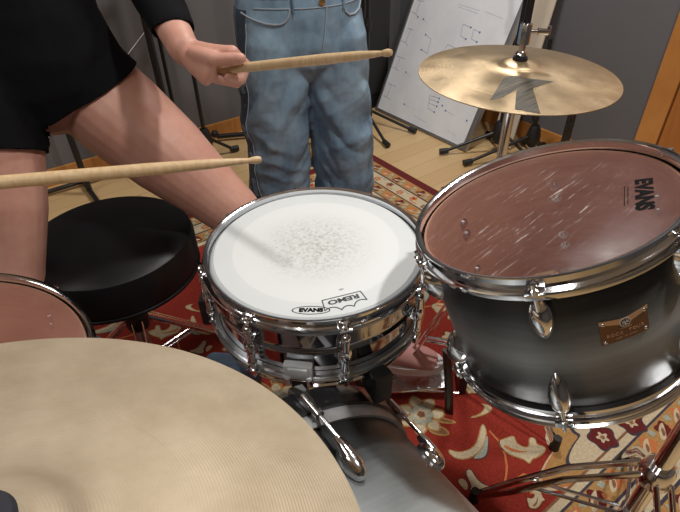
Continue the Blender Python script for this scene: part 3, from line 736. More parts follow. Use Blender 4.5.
# ------------------------------------------------------------------ cymbals
def cymbal(mb, Rr, bell_r, bell_h, drop, n=144, th=.0014):
    up = []
    for i in range(40):
        r = Rr*i/39
        if r < bell_r: z = drop+bell_h*math.sqrt(max(0, 1-(r/bell_r)**2*.92))
        else:
            f = (r-bell_r)/(Rr-bell_r); z = drop*(1-f**1.45) + bell_h*.283*max(0, 1-f*6)**2
        up.append((max(r, .006), z))
    mb.lathe(up+[(r, z-th) for r, z in reversed(up)], n, closed=True)
    return up
HAT = V((.82, .573, .881))
hat = thing('hi_hat_cymbal', 'thin bronze hi-hat cymbal with a large faded black K, on the chrome stand', 'cymbal', HAT, frame((0.0015, -.026, 1)))
cm = MB(); prof = cymbal(cm, .1778, .036, .014, .014); hb = cm.build('bronze_disc', 'hat_bronze', hat)
def hz(r):
    for (r0, z0), (r1, z1) in zip(prof, prof[1:]):
        if r0 <= r <= r1: return z0+(z1-z0)*(r-r0)/max(1e-9, r1-r0)
    return 0
Kq = KQ = None
K_PTS = [(-.0556, -.0145), (-.0350, -.0330), (-.0385, -.0360), (-.0270, -.0520), (-.0060, -.0780), (-.0560, -.0735), (-.1115, -.1335), (-.1320, -.1000), (-.0800, -.0600), (-.1170, -.0630), (-.1395, -.0560)]
km = MB(); bmk = bmesh.new(); bmk.faces.new([bmk.verts.new((x, y, 0)) for x, y in K_PTS]); bmesh.ops.triangulate(bmk, faces=bmk.faces[:])
bmesh.ops.subdivide_edges(bmk, edges=bmk.edges[:], cuts=5, use_grid_fill=True)
bmk.verts.index_update()
km.add([(v.co.x, v.co.y, hz(math.hypot(v.co.x, v.co.y))+.0005) for v in bmk.verts], [[v.index for v in f.verts] for f in bmk.faces]); bmk.free()
mk = mat('faded_ink', (.05, .047, .042), .55); t = NT(mk)
t.base(t.ramp(t.noise(t.mapped((8, 60, 8), (0, 0, R(40))), 2.5, 5, .7), [(.38, (.03, .028, .024)), (.72, (.16, .13, .085))]))
ko = km.build('letter_logo', 'faded_ink', hb)

RIDE_N = (.256, .067, 1)
ride = thing('ride_cymbal', 'large matt bronze ride cymbal filling the lower left corner', 'cymbal', (-.102, .248, .843), frame(RIDE_N))
cm = MB(); cymbal(cm, .254, .058, .020, .022, 200); cm.build('bronze_disc', 'ride_bronze', ride)

# stand that carries the ride
Mr = frame(RIDE_N); RC = V((-.102, .248, .843))
def on_ride(p): return RC + Mr @ V(p)
rs = thing('cymbal_stand', 'cymbal stand with a dark felt on top, holding the large ride cymbal', 'stand', (-.48, .22, 0))
O = V((-.48, .22, 0))
MB().tube([(0, 0, .12), (0, 0, .70)], .0125, 16).build('pole', 'chrome', rs)
MB().tube([V((0, 0, .70)), on_ride((0, 0, -.06))-O, on_ride((0, 0, .02))-O], .008, 12).build('boom_arm', 'chrome', rs)
MB().tube([on_ride((0, 0, .0))-O, on_ride((0, 0, .064))-O], .0035, 10).build('threaded_rod', 'chrome', rs)
MB().lathe([(0, .0425), (.020, .0425), (.0228, .045), (.0228, .050), (.020, .053), (0, .053)], 40, Matrix.Translation(RC-O) @ Mr.to_4x4()).build('felt_washer', 'grey_felt', rs)
MB().lathe([(0, .0532), (.007, .0532), (.007, .060), (.005, .062), (0, .062)], 20, Matrix.Translation(RC-O) @ Mr.to_4x4()).ellipsoid((0, .012, .059), (.003, .009, .004), Matrix.Translation(RC-O) @ Mr.to_4x4()).ellipsoid((0, -.012, .059), (.003, .009, .004), Matrix.Translation(RC-O) @ Mr.to_4x4()).build('wing_nut', 'chrome', rs)
for k in range(3):
    a = R(100+120*k); foot = V((.25*math.cos(a), .25*math.sin(a), .021))
    lg = MB().tube([V((.014*math.cos(a), .014*math.sin(a), .38)), foot], .006, 10, flat=(1.6, .6)).build('leg', 'chrome', rs)
    MB().tube([foot+V((0, 0, -.0145)), foot+V((0, 0, .02))], [.014, .010], 12).build('rubber_foot', 'black_rubber', lg)

# hi-hat stand
hs = thing('hi_hat_stand', 'chrome hi-hat stand with pedal, standing behind the rack tom', 'stand', (.82, .573, 0))
MB().tube([(0, 0, .10), (0, 0, .62)], .0135, 20).build('lower_tube', 'chrome', hs)
MB().tube([(0, 0, .60), (0, 0, .845)], .0095, 18).build('upper_tube', 'chrome', hs)
MB().lathe([(0, .838), (.016, .838), (.020, .848), (.020, .868), (0, .868)], 24).build('seat_cup', 'chrome', hs)
MB().tube([(0, 0, .86), (0, 0, 1.09)], .0034, 10).build('pull_rod', 'steel_grey', hs)
ck = MB(); ck.lathe([(0, .914), (.0085, .914), (.0105, .918), (.0085, .922), (.0060, .924), (.0060, .935), (0, .935)], 24)
ck.lathe([(0, .935), (.0105, .935), (.0105, .968), (.0075, .970), (0, .970)], 8)
cl = ck.build('clutch', 'chrome', hs)
MB().lathe([(0, .903), (.0125, .903), (.0135, .9055), (.0125, .9135), (0, .9135)], 28).build('clutch_felt', 'black_rubber', cl)
dW = V((.82, -.57, 0)).normalized()
MB().tube([dW*.008+V((0, 0, .955)), dW*.020+V((0, 0, .955)), dW*.022+V((0, 0, .955)), dW*.040+V((0, 0, .954))], [.0035, .0035, .0060, .0052], 12).box((0, 0, 0), (.008, .004, .016), Matrix.Translation(dW*.041+V((0, 0, .956))), .0015).build('wing_screw', 'chrome', cl)
MB().tube([(0, 0, .966), (0, 0, 1.085)], .0062, 12).build('rod_sleeve', 'black_paint', cl)
for foot, nm in (((.045, -.285), 0), ((-.155, .12), 1), ((.24, .16), 2)):
    f = V((foot[0], foot[1], .024)); u = V((foot[0], foot[1], 0)).normalized(); sd = V((-u.y, u.x, 0))*.011
    lg = MB()
    for s in (-1, 1): lg.tube([u*.016+sd*s+V((0, 0, .42)), f*.62+V((0, 0, .42*.38-.0))+sd*s, f+sd*s*.5], .0052, 8, flat=(1.3, .5))
    l = lg.build('leg', 'chrome', hs)
    br = MB()
    for s in (-1, 1): br.tube([u*.016+sd*s*.7+V((0, 0, .17)), f*.55+V((0, 0, .18))+sd*s*.7], .0034, 8)
    br.build('brace', 'chrome', l)
    MB().tube([f+V((0, 0, -.0165)), f+V((0, 0, .026))], [.0125, .0105], 14).build('rubber_foot', 'black_rubber', l)
MB().lathe([(.0136, .40), (.022, .40), (.022, .44), (.0136, .44)], 20, closed=True).build('leg_collar', 'chrome', hs)
fd = V((-.20, .165, 0)).normalized(); fs_ = V((-fd.y, fd.x, 0))
bs = MB()
Mp = Matrix((fd, fs_, V((0, 0, 1)))).transposed().to_4x4()
bs.box((-.005, 0, .075), (.022, .075, .13), Mp, .005)
bs.build('pedal_frame', 'black_paint', hs)
fb_ = MB()
Mq = Mp @ Matrix.Translation((.03, .025, .066)) @ Matrix.Rotation(R(11), 4, 'Y')
fb_.box((.120, 0, 0), (.235, .070, .008), Mq, .003); 
fb_.box((.235, 0, -.018), (.012, .07, .03), Mq, .003)
for q in range(7): fb_.box((.03+.03*q, 0, .0055), (.010, .06, .003), Mq, .001)
ft = fb_.build('footboard', 'chrome_worn', hs)
MB().tube([(-.086, -.049, .004), (-.098, -.040, .13), (-.112, -.030, .245)], .011, 10, flat=(.5, 1.35), ref=(1, 0, 0)).build('side_leg', 'black_paint', hs)
rd_ = MB()
for s in (-1, 1): rd_.tube([Mp @ V((.005, s*.042, .022)), Mp @ V((.27, s*.030, .018))], .0028, 8)
rd_.build('radius_rods', 'chrome', hs)
MB().box((.275, 0, .017), (.03, .075, .018), Mp, .004).build('heel_plate', 'black_paint', hs)

# snare stand
st = thing('snare_stand', 'snare stand with black rubber grips clasping the snare from below', 'stand', (SN.x, SN.y, 0))
MB().tube([(0, 0, .12), (0, 0, .46)], .0125, 16).build('pole', 'chrome', st)
MB().lathe([(0, .44), (.024, .44), (.028, .452), (.028, .478), (.02, .49), (0, .49)], 24).build('basket_hub', 'chrome_worn', st)
for a in (143, 263, 23):
    ca, sa = math.cos(R(a)), math.sin(R(a))
    P = lambda r, z: V((r*ca, r*sa, z))
    ar = MB().tube([P(.02, .47), P(.12, .495), P(.204, .515), P(.212, .545)], .0058, 10, flat=(.7, 1.5)).build('basket_arm', 'chrome', st)
    M = Matrix.Rotation(R(a), 4, 'Z')
    MB().box((.2085, 0, .541), (.018, .032, .060), M, .006).box((.192, 0, .522), (.040, .028, .022), M, .006).box((.2, 0, .566), (.014, .028, .010), M, .004).build('rubber_grip', 'black_rubber', ar)
for a in (75, 190, 315):
    ca, sa = math.cos(R(a)), math.sin(R(a)); f = V((.24*ca, .24*sa, .022))
    lg = MB().tube([V((.013*ca, .013*sa, .30)), f*.7+V((0, 0, .07)), f], .0052, 10, flat=(1.5, .6)).build('leg', 'chrome', st)
    MB().tube([f+V((0, 0, -.0155)), f+V((0, 0, .022))], [.0125, .010], 14).build('rubber_foot', 'black_rubber', lg)

# stand in front that carries the rack tom
TS = V((.715, .070, 0))
ts = thing('tom_stand', 'chrome double-braced stand at the lower right corner in front of the tom', 'stand', TS)
MB().tube([(0, 0, .20), (0, 0, .78)], .0145, 20).build('pole', 'chrome', ts)
MB().lathe([(.0147, .325), (.024, .325), (.027, .332), (.027, .362), (.022, .372), (.0147, .372)], 28, closed=True).build('leg_collar', 'chrome', ts)
MB().lathe([(.0147, .19), (.020, .19), (.020, .225), (.0147, .225)], 24, closed=True).build('brace_collar', 'chrome', ts)
tm = TS; Mtom = frame(TOM_N); tb_ = V((.523, .297, .8626)) - Mtom @ V((0, 0, .23))
br_pt = tb_ + Mtom @ V((.172*math.cos(R(305)), .172*math.sin(R(305)), .105)) - TS
MB().tube([V((0, 0, .77)), V((-.01, .02, .80)), br_pt], .0085, 14).build('tom_arm', 'chrome', ts)
MB().box((0, 0, 0), (.03, .04, .05), Matrix.Translation(br_pt) @ Mtom.to_4x4() @ Matrix.Rotation(R(305), 4, 'Z'), .006).build('tom_bracket', 'chrome', ts)
for foot in ((-.112, .25), (.25, .095), (-.13, -.20)):
    f = V((foot[0], foot[1], .022)); u = V((foot[0], foot[1], 0)).normalized(); sd = V((-u.y, u.x, 0))*.013
    lg = MB()
    for s in (-1, 1):
        lg.tube([u*.022+sd*s+V((0, 0, .348)), f*.45+V((0, 0, .235))+sd*s*1.1, f*.75+V((0, 0, .105))+sd*s, f+sd*s*.35], .0062, 8, flat=(1.5, .45))
    l = lg.build('leg', 'chrome', ts)
    b2 = MB()
    for s in (-1, 1): b2.tube([u*.02+sd*s*.6+V((0, 0, .207)), f*.62+V((0, 0, .150))+sd*s*.6], .0036, 8)
    b2.build('brace', 'chrome', l)
    MB().tube([f+V((0, 0, -.0155)), f+V((0, 0, .022))], [.013, .010], 14).build('rubber_foot', 'black_rubber', l)

# bass drum pedal
bpd = thing('bass_drum_pedal', 'dark bass drum pedal on the rug between throne and bass drum', 'pedal', (.134, .455, 0))
MB().box((0, .17, .014), (.085, .36, .012), None, .004).build('base_plate', 'black_paint', bpd)
MB().box((0, 0, 0), (.075, .26, .008), Matrix.Translation((0, .20, .075)) @ Matrix.Rotation(R(-16), 4, 'X'), .003).build('footboard', 'steel_grey', bpd)
MB().tube([(-.045, .03, .02), (-.045, .03, .20)], .008, 12).tube([(.045, .03, .02), (.045, .03, .20)], .008, 12).tube([(-.05, .03, .20), (.05, .03, .20)], .008, 12).build('axle_frame', 'chrome_worn', bpd)
btr = MB().tube([(0, .03, .20), (0, .06, .36)], .004, 10).build('beater_shaft', 'chrome', bpd)
MB().ellipsoid((0, .062, .375), (.022, .026, .026)).build('beater', 'grey_felt', btr)

# throne
TH = V((.143, 1.092, 0))
th = thing('drum_throne', 'round black leather drum throne beneath the drummer', 'stool', TH)
MB().lathe([(0, .415), (.150, .415), (.172, .418), (.184, .428), (.188, .450), (.188, .505), (.183, .521), (.170, .529), (.10, .533), (0, .534)], 96).build('seat', 'black_leather', th)
MB().lathe([(.184, .428), (.1885, .430), (.1885, .436), (.184, .438)], 96, closed=True).build('piping', 'black_leather', th)
MB().tube([(0, 0, .10), (0, 0, .405)], .0145, 18).build('post', 'steel_grey', th)
MB().lathe([(0, .385), (.05, .385), (.05, .404), (0, .404)], 24).build('seat_bracket', 'black_paint', th)
MB().lathe([(.0147, .24), (.026, .24), (.03, .25), (.03, .285), (.024, .295), (.0147, .295)], 20, closed=True).build('leg_collar', 'black_paint', th)
for a in (-105, 15, 135):
    ca, sa = math.cos(R(a)), math.sin(R(a)); f = V((.235*ca, .235*sa, .023))
    sd = V((-sa, ca, 0))*.012; lg = MB()
    for s in (-1, 1): lg.tube([V((.02*ca, .02*sa, .27))+sd*s, f+sd*s*.5], .006, 8, flat=(1.5, .5)); lg.tube([V((.016*ca, .016*sa, .12))+sd*s*.6, f*.6+V((0, 0, .10))+sd*s*.6], .0035, 8)
    l = lg.build('leg', 'chrome_worn', th)
    MB().tube([f+V((0, 0, -.0165)), f+V((0, 0, .025))], [.015, .011], 14).build('rubber_foot', 'black_rubber', l)

# ------------------------------------------------------------------ whiteboard, card, stands by the walls
BD = V((.399, 0, .917)).normalized()
MBd = Matrix((V((0, -1, 0)), BD, V((0, -1, 0)).cross(BD))).transposed().to_4x4()
MBd.translation = V((1.934, 2.284, .004))
wb = thing('whiteboard', 'white marker board with blue rhythm notes leaning against the wall', 'whiteboard', MBd.translation, MBd.to_3x3())
WW, WL = .715, .93
wpanel = MB().box((WW/2, WL/2, -.010), (WW-.01, WL-.01, .012)).build('panel', 'whiteboard', wb, smooth=False)
fm = MB()
fm.box((.008, WL/2, -.008), (.016, WL, .022), None, .003).box((WW-.014, WL/2, -.008), (.028, WL, .022), None, .003).box((WW/2, .008, -.008), (WW-.034, .016, .022), None, .003).box((WW/2, WL-.008, -.008), (WW-.034, .016, .022), None, .003)
fm.build('frame', 'aluminium', wb)
def pen(p, wd=.0009, mi=0):
    wr = MB()
    for a, b in zip(p, p[1:]):
        a, b = V((*a, -.0036)), V((*b, -.0036)); d = (b-a).normalized(); n = V((-d.y, d.x, 0))*wd
        wr.add([a-n, b-n, b+n, a+n], [(0, 1, 2, 3)])
    wr.build('note_stroke', ['marker_blue', 'marker_faint'][mi], wpanel, smooth=False)
def dot(c, r=.0052):
    MB().add([(c[0]+r*math.cos(2*math.pi*i/12), c[1]+r*math.sin(2*math.pi*i/12), -.0035) for i in range(12)], [tuple(range(12))]).build('note_head', 'marker_blue', wpanel, smooth=False)
for q in ([(.041, .619), (.091, .622)], [(.064, .62), (.058, .553)], [(.02, .558), (.058, .553), (.082, .54)], [(.037, .473), (.083, .471)], [(.06, .472), (.057, .40)], [(.02, .402), (.057, .4), (.082, .385)],
          [(.181, .467), (.23, .454), (.239, .381), (.187, .389)], [(.022, .319), (.092, .317)], [(.055, .318), (.05, .25)], [(.02, .256), (.082, .247)], [(.029, .164), (.097, .163)], [(.06, .163), (.055, .09)], [(.027, .092), (.09, .084)],
          [(.401, .563), (.456, .557)], [(.401, .563), (.412, .508), (.452, .5)], [(.476, .553), (.519, .546)], [(.476, .553), (.486, .507), (.524, .501)], [(.345, .43), (.352, .452), (.409, .447), (.412, .42)],
          [(.358, .192), (.382, .117)], [(.365, .187), (.428, .192)], [(.369, .168), (.429, .172)], [(.375, .149), (.432, .149)], [(.382, .124), (.43, .116)]): pen(q)
for c in ((.127, .537), (.181, .467), (.187, .389), (.134, .254), (.205, .093), (.456, .557), (.452, .5), (.519, .546), (.524, .501), (.082, .54), (.428, .19), (.43, .171), (.432, .149), (.43, .117), (.465, .163), (.648, .141), (.497, .146)): dot(c)
for q in ([(.127, .537), (.165, .523)], [(.134, .254), (.177, .24)], [(.205, .093), (.256, .087)], [(.648, .141), (.66, .125)], [(.497, .146), (.563, .14)],
          [(.327, .646), (.47, .639)], [(.334, .634), (.47, .625)], [(.503, .641), (.618, .628)], [(.09, .03), (.12, .022)], [(.30, .06), (.40, .05)], [(.56, .06), (.62, .05)]): pen(q, .0009, 1)
cc = MB().box((0, 0, 0), (.008, .12, .95), Matrix.Translation((2.215, 1.505, .476)) @ Matrix.Rotation(R(10.2), 4, 'Y'), .002).build('card_board', 'cream_card', smooth=False)
tag(cc, 'plain cream card board leaning on the wall behind the whiteboard', 'board')
pc = thing('speaker_cabinet', 'tall black speaker cabinet in the corner between the jeans and the whiteboard', 'speaker', (1.84, 2.41, 0))
MB().box((0, 0, .60), (.42, .20, 1.20), None, .012).build('cabinet', 'black_paint', pc)
MB().box((0, -.102, .62), (.37, .008, 1.06), None, .003).build('grille', 'black_rubber', pc)

def mic_stand(label, base, feet, h, group=None, knob=(.20,), lean=(0, 0), rp=.0105, hub=.13):
    o = thing('microphone_stand', label, 'stand', (*base, 0), None, group)
    B = V((*base, 0)); top = V((lean[0], lean[1], h))
    MB().tube([V((0, 0, hub-.06)), top], [rp, rp*.85], 14).build('pole', 'black_paint', o)
    MB().lathe([(.0, hub-.075), (.018, hub-.075), (.030, hub-.06), (.034, hub-.02), (.026, hub+.02), (.018, hub+.035), (.0, hub+.035)], 20).build('tripod_hub', 'black_rubber', o)
    for z in knob:
        MB().lathe([(0, z-.03), (.016, z-.03), (.018, z), (.015, z+.03), (0, z+.03)], 16, Matrix.Translation(top*(z/h)-V((0, 0, z))+V((0, 0, 0)))).build('clamp', 'black_rubber', o)
        MB().tube([V((-.012, -.010, z))+top*(z/h)-V((0, 0, z)), V((-.035, -.028, z))+top*(z/h)-V((0, 0, z))], [.006, .011], 12).build('clamp_knob', 'black_rubber', o)
    for f in feet:
        F = V((*f, .019))-B; d = V((F.x, F.y, 0)).normalized()
        lg = MB().tube([d*.018+V((0, 0, hub-.02)), F-d*.025+V((0, 0, .002))], .008, 12).build('leg', 'black_paint', o)
        MB().tube([F-d*.040+V((0, 0, .004)), F+d*.003], [.0135, .0150], 14).build('rubber_foot', 'black_rubber', lg)
    return o
g = None
mic_stand('black microphone stand whose foot reaches the lower corner of the whiteboard', (2.055, 1.475), ((1.814, 1.628), (2.16, 1.62), (2.12, 1.30)), 1.25, knob=(.24, .74), lean=(.03, 0))
mic_stand('black microphone stand close to the chrome hi-hat pole, foot just above the tom rim', (2.15, 1.345), ((1.817, 1.47), (2.28, 1.36), (2.24, 1.46)), .56, knob=(.22,), lean=(-.02, .01))
mic_stand('black microphone stand before the bare grey wall to the right of the cymbal', (2.10, 1.15), ((1.95, 1.21), (2.25, 1.21), (2.15, .97)), .40, knob=(.26,), rp=.019)
mic_stand('black microphone stand half hidden by the right leg of the jeans', (1.70, 2.08), ((1.656, 1.846), (1.56, 2.14), (1.68, 2.23)), 1.3, knob=(.55,), lean=(.02, .02))
mic_stand('black microphone stand with one foot along the bottom edge of the whiteboard', (1.775, 2.205), ((1.885, 1.885), (1.68, 2.26), (1.86, 2.265)), .72, knob=(.3,), hub=.10)
mic_stand('black microphone stand whose foot shows between the trouser legs', (1.36, 2.10), ((1.241, 1.915), (1.25, 2.24), (1.54, 2.06)), 1.1, knob=(.4,))
mic_stand('thin black microphone stand by the grey wall between the hand and the jeans', (.872, 2.31), ((1.03, 2.30), (.80, 2.46), (.78, 2.20)), 1.35, knob=(.85,), rp=.0095)
# folding rack of black tubes behind the drummer
rk = thing('keyboard_stand', 'black tube folding stand against the grey wall behind the drummer', 'stand', (.5, 2.33, 0))
def bar(name, a, b, r=.0125):
    return MB().tube([V(a)-V((.5, 2.33, 0)), V(b)-V((.5, 2.33, 0))], r, 12).build(name, 'black_paint', rk)
bar('upright', (.296, 2.33, .02), (.290, 2.33, .98), .0135); bar('upright', (.722, 2.33, .02), (.714, 2.33, .98), .0155); bar('inner_upright', (.766, 2.36, .02), (.77, 2.36, .98), .0085)
bar('top_bar', (.27, 2.33, .98), (.80, 2.33, .98)); 
for x in (.296, .722):
    b_ = bar('foot_bar', (x, 2.18, .022), (x, 2.47, .022), .0115)
bar('cross_bar', (.10, 2.425, .024), (.68, 2.425, .024), .010)
fb2 = bar('floor_bar', (1.0, 2.475, .028), (1.36, 2.30, .028), .013)
MB().ellipsoid((.49, .145, .046), (.02, .02, .02)).build('end_knob', 'black_rubber', fb2)

# ------------------------------------------------------------------ drumsticks
def stick(name, label, butt, tip):
    a, b = V(butt), V(tip); d = (b-a); L = d.length; d.normalize()
    mb = MB()
    pr = [(0, 0), (.005, .0008), (.0068, .004), (.0072, .012), (.0072, L*.70), (.0058, L*.86), (.0036, L*.945), (.0030, L-.016), (.0042, L-.011), (.0047, L-.006), (.0036, L-.0015), (0, L)]
    mb.lathe(pr, 20, frame(d, (0, 0, 1) if abs(d.z) < .9 else (0, 1, 0)).to_4x4())
    o = mb.build(name, 'hickory'); o.location = a
    return tag(o, label, 'drumstick')
S1T, S1M = V((.257, .509, .915)), V((-.003, .594, .937))
d1_ = (S1M-S1T).normalized(); S1B = S1T+d1_*.420
stick('drumstick', 'drumstick reaching in from the left edge, over the knee towards the snare', S1B, S1T)
S2H, S2T = V((0.3554, 0.7824, 0.9339)), V((.429, .478, 1.014))
d2_ = (S2H-S2T).normalized(); S2B = S2T+d2_*.372
stick('drumstick', 'drumstick held out in front of the blue jeans by the fist', S2B, S2T)

cb = MB(); loft(cb, [((.25, .985, .040), .055, .032), ((.31, .955, .050), .062, .040), ((.365, .935, .040), .050, .030)], 20, (0, 0, 1)); cb.ellipsoid((.285, .98, .085), (.05, .045, .03))
tag(remesh(cb, 'cloth_bundle', ['denim_dark'], None, .004, 4, lambda p: .012*abs(noise.noise(p*28))-.004), 'dark navy cloth bundled on the rug between the throne and the snare', 'cloth')
# ------------------------------------------------------------------ people
def fist(mb, c, along, wrist, up, side=1):
    """closed hand round a stick. along: stick direction (tip side), wrist: wrist point, up: back of the hand"""
    c = V(c); al = V(along).normalized(); wrist = V(wrist)
    upv = V(up); upv = (upv-al*upv.dot(al)).normalized()
    fw = al.cross(upv).normalized()
    if fw.dot(c-wrist) < 0: fw = -fw          # fingers wrap away from the wrist
    lat = al                                   # thumb side looks along the stick
    # palm
    k0 = wrist
    kn = [c + upv*.015 + lat*(.030-.0195*i) + fw*(.012-.004*abs(i-1)) for i in range(4)]   # knuckles, index first
    for i, k in enumerate(kn):
        loft(mb, [(wrist+lat*(.010-.007*i)+upv*.003+fw*(.012-.008*i), .013, .015), (wrist.lerp(k, .55), .0125, .0135), (k, .0115, .0115)], 14, lat)
        L = (.038, .042, .039, .031)[i]; r = (.0095, .0098, .0093, .0082)[i]
        p1 = k + fw*L*.62 - upv*L*.45; p2 = p1 - upv*L*.62 - fw*L*.25; p3 = p2 - fw*L*.70 + upv*.004
        loft(mb, [(k, r*1.12), (k.lerp(p1, .5), r), (p1, r*1.06), (p1.lerp(p2, .5), r*.95), (p2, r), (p3, r*.82)], 12, lat)
    # thumb, leaving the side of the palm and lying along the stick
    t0 = wrist.lerp(c, .40)+lat*.008-fw*.010; t1 = c+lat*.022-fw*.020+upv*.004; t2 = c+lat*.048-fw*.013+upv*.003; t3 = t2+lat*.024+fw*.004
    loft(mb, [(t0, .014), (t0.lerp(t1, .5), .0135), (t1, .0118), (t1.lerp(t2, .5), .0105), (t2, .0108), (t3, .0085)], 12, upv)
    # heel of the hand
    loft(mb, [(wrist-upv*.004, .020, .016), (c-fw*.018-upv*.014, .024, .012)], 14, lat)
def head_mesh(mb, c, f, tilt=V((0, 0, 1))):
    c = V(c); f = V(f).normalized(); u = V(tilt).normalized(); s_ = f.cross(u).normalized()
    M = Matrix((s_, f, u)).transposed().to_4x4(); M.translation = c
    mb.ellipsoid((0, -.008, .025), (.073, .092, .088), M, 24, 16)
    mb.ellipsoid((0, .030, -.040), (.055, .060, .068), M, 20, 14)
    mb.ellipsoid((0, .058, -.082), (.026, .024, .022), M, 14, 10)      # chin
    mb.ellipsoid((0, .096, -.022), (.014, .020, .016), M, 12, 8); mb.ellipsoid((0, .088, .0), (.010, .014, .028), M, 12, 8)   # nose
    for e in (-1, 1):
        mb.ellipsoid((e*.074, -.006, -.010), (.009, .018, .032), M, 12, 10)
        mb.ellipsoid((e*.030, .077, .021), (.018, .010, .006), M, 12, 8)   # brow
        mb.ellipsoid((e*.036, .052, -.026), (.022, .020, .020), M, 12, 8)
    return M
def face(M, root, body):
    for e in (-1, 1):
        MB().ellipsoid((e*.031, .0655, .003), (.0125, .0125, .0085), M, 16, 10).build('eye', 'eye_white', body)
        MB().ellipsoid((e*.031, .0752, .003), (.0052, .0040, .0052), M, 12, 8).build('iris', 'eye_dark', body)
    MB().ellipsoid((0, .083, -.056), (.021, .008, .0065), M, 16, 8).build('lips', 'lips', body)
def nz(p, s): return noise.noise(V(p)*s)

# ---- drummer, standing half-crouched over the throne
dm = thing('person', 'person in black top and short black shorts straddling the throne, holding two drumsticks', 'person', (.15, 1.15, 0))
DO = V((.15, 1.15, 0))
def rel(mb, O): mb.v = [tuple(V(v)-O) for v in mb.v]; return mb
pel = V((.145, 1.205, .875))
LH, LK, LA = V((.206, 1.212, .836)), V((.400, .955, .556)), V((.575, .825, .165))
RH, RK, RA = V((.020, 1.195, .850)), V((-.078, 1.020, .500)), V((-.085, 1.10, .085))
chest, neck, hd = V((.185, 1.26, 1.28)), V((.19, 1.235, 1.45)), V((.195, 1.19, 1.575))
LSh, LE, LW = V((.345, 1.275, 1.345)), V((.378, 1.185, 1.040)), V((0.3302, 0.8964, 0.9444))
RSh, RE, RW = V((.015, 1.22, 1.345)), V((-.27, 1.02, 1.12)), V((-.155, .70, .965))
H2 = S2T+d2_*.350; H1 = S1T+d1_*.372
sk = MB()
loft(sk, [(pel+V((0, 0, -.03)), .150, .105), (pel+V((.0, .01, .04)), .142, .102), (V((.160, 1.245, 1.03)), .116, .088), (chest, .150, .105), (chest+V((0, -.01, .08)), .13, .085)], 28)
loft(sk, [(chest+V((0, -.02, .08)), .06, .06), (neck, .052, .054), (hd+V((0, -.01, -.04)), .052, .055)], 18)
Mh = head_mesh(sk, hd+V((0, 0, .02)), (.25, -.9, -.35), V((.1, -.3, .95)))
for Hh, K, A, toe in ((LH, LK, LA, V((.735, .640, .115))), (RH, RK, RA, V((-.09, .895, .045)))):
    sh = (A-K)
    loft(sk, [(Hh, .099, .101), (Hh.lerp(K, .25), .101, .101), (Hh.lerp(K, .55), .091, .090), (Hh.lerp(K, .85), .069, .069), (K, .061, .061)], 26)
    loft(sk, [(K, .056, .056), (K+sh*.25, .056, .055), (K+sh*.5, .050, .050), (K+sh*.8, .036, .036), (A, .034, .036)], 22)
    ft = (toe-A); heel = A-V((ft.x, ft.y, 0)).normalized()*.045+V((0, 0, -.045))
    loft(sk, [(A, .033, .034), (A.lerp(toe, .5)+V((0, 0, -.012)), .036, .028), (toe+V((0, 0, -.005)), .034, .018)], 18)
    loft(sk, [(A+V((0, 0, -.02)), .03, .03), (heel, .028, .028)], 14)
for Sh, E_, W_ in ((LSh, LE, LW), (RSh, RE, RW)):
    loft(sk, [(chest.lerp(Sh, .55)+V((0, 0, .03)), .058, .055), (Sh, .056, .056), (Sh.lerp(E_, .5), .045, .045), (E_, .038, .038)], 20, (0, 1, 0))
    loft(sk, [(E_, .037, .037), (E_.lerp(W_, .3), .039, .038), (E_.lerp(W_, .7), .032, .031), (W_, .0255, .0285)], 20)
fist(sk, H2+V((0, 0, .010)), -d2_, LW, V((.25, .1, 1)))
fist(sk, H1+V((0, 0, .010)), -d1_, RW, V((0, .1, 1)))
body = remesh(rel(sk, DO), 'body', ['skin'], dm, .0033, 5)
MhR = Matrix.Translation(-DO) @ Mh
face(MhR, dm, body)
hr = MB(); hr.ellipsoid((0, -.022, .040), (.084, .094, .088), MhR, 28, 18); hr.ellipsoid((0, -.062, -.04), (.072, .050, .10), MhR, 22, 14)
remesh(hr, 'hair', ['hair'], dm, .006, 3, lambda p: .003*nz(p, 60))
# top with long sleeves
tp = MB()
loft(tp, [(pel+V((.0, .012, .050)), .146, .112), (V((.155, 1.23, .975)), .132, .102), (V((.162, 1.245, 1.05)), .128, .100), (chest, .166, .120), (chest+V((0, -.01, .085)), .135, .092)], 28)
for Sh, E_, W_, c in ((LSh, LE, LW, .70), (RSh, RE, RW, .75)):
    loft(tp, [(chest.lerp(Sh, .5)+V((0, 0, .03)), .070, .066), (Sh, .073, .072), (Sh.lerp(E_, .15), .066, .066), (Sh.lerp(E_, .5), .056, .056), (E_, .049, .049)], 20, (0, 1, 0))
    loft(tp, [(E_, .048, .048), (E_.lerp(W_, .35), .047, .046), (E_.lerp(W_, c+.10), .037, .037)], 20)
CUTL = LE.lerp(LW, .72)-DO; CUTR = RE.lerp(RW, .75)-DO
topo = remesh(rel(tp, DO), 'black_top', ['black_cotton'], dm, .0055, 5, lambda p: .003*nz(p, 22), [(V((0.3334, 0.9711, 0.9517))-DO, V((-.205, -.59, -.78)).normalized(), lambda p: (p-CUTL).length < .14), (CUTR, (RW-RE).normalized(), lambda p: (p-CUTR).length < .14)])
sd_ = topo.modifiers.new('cloth', 'SOLIDIFY'); sd_.thickness = .003; sd_.offset = -1
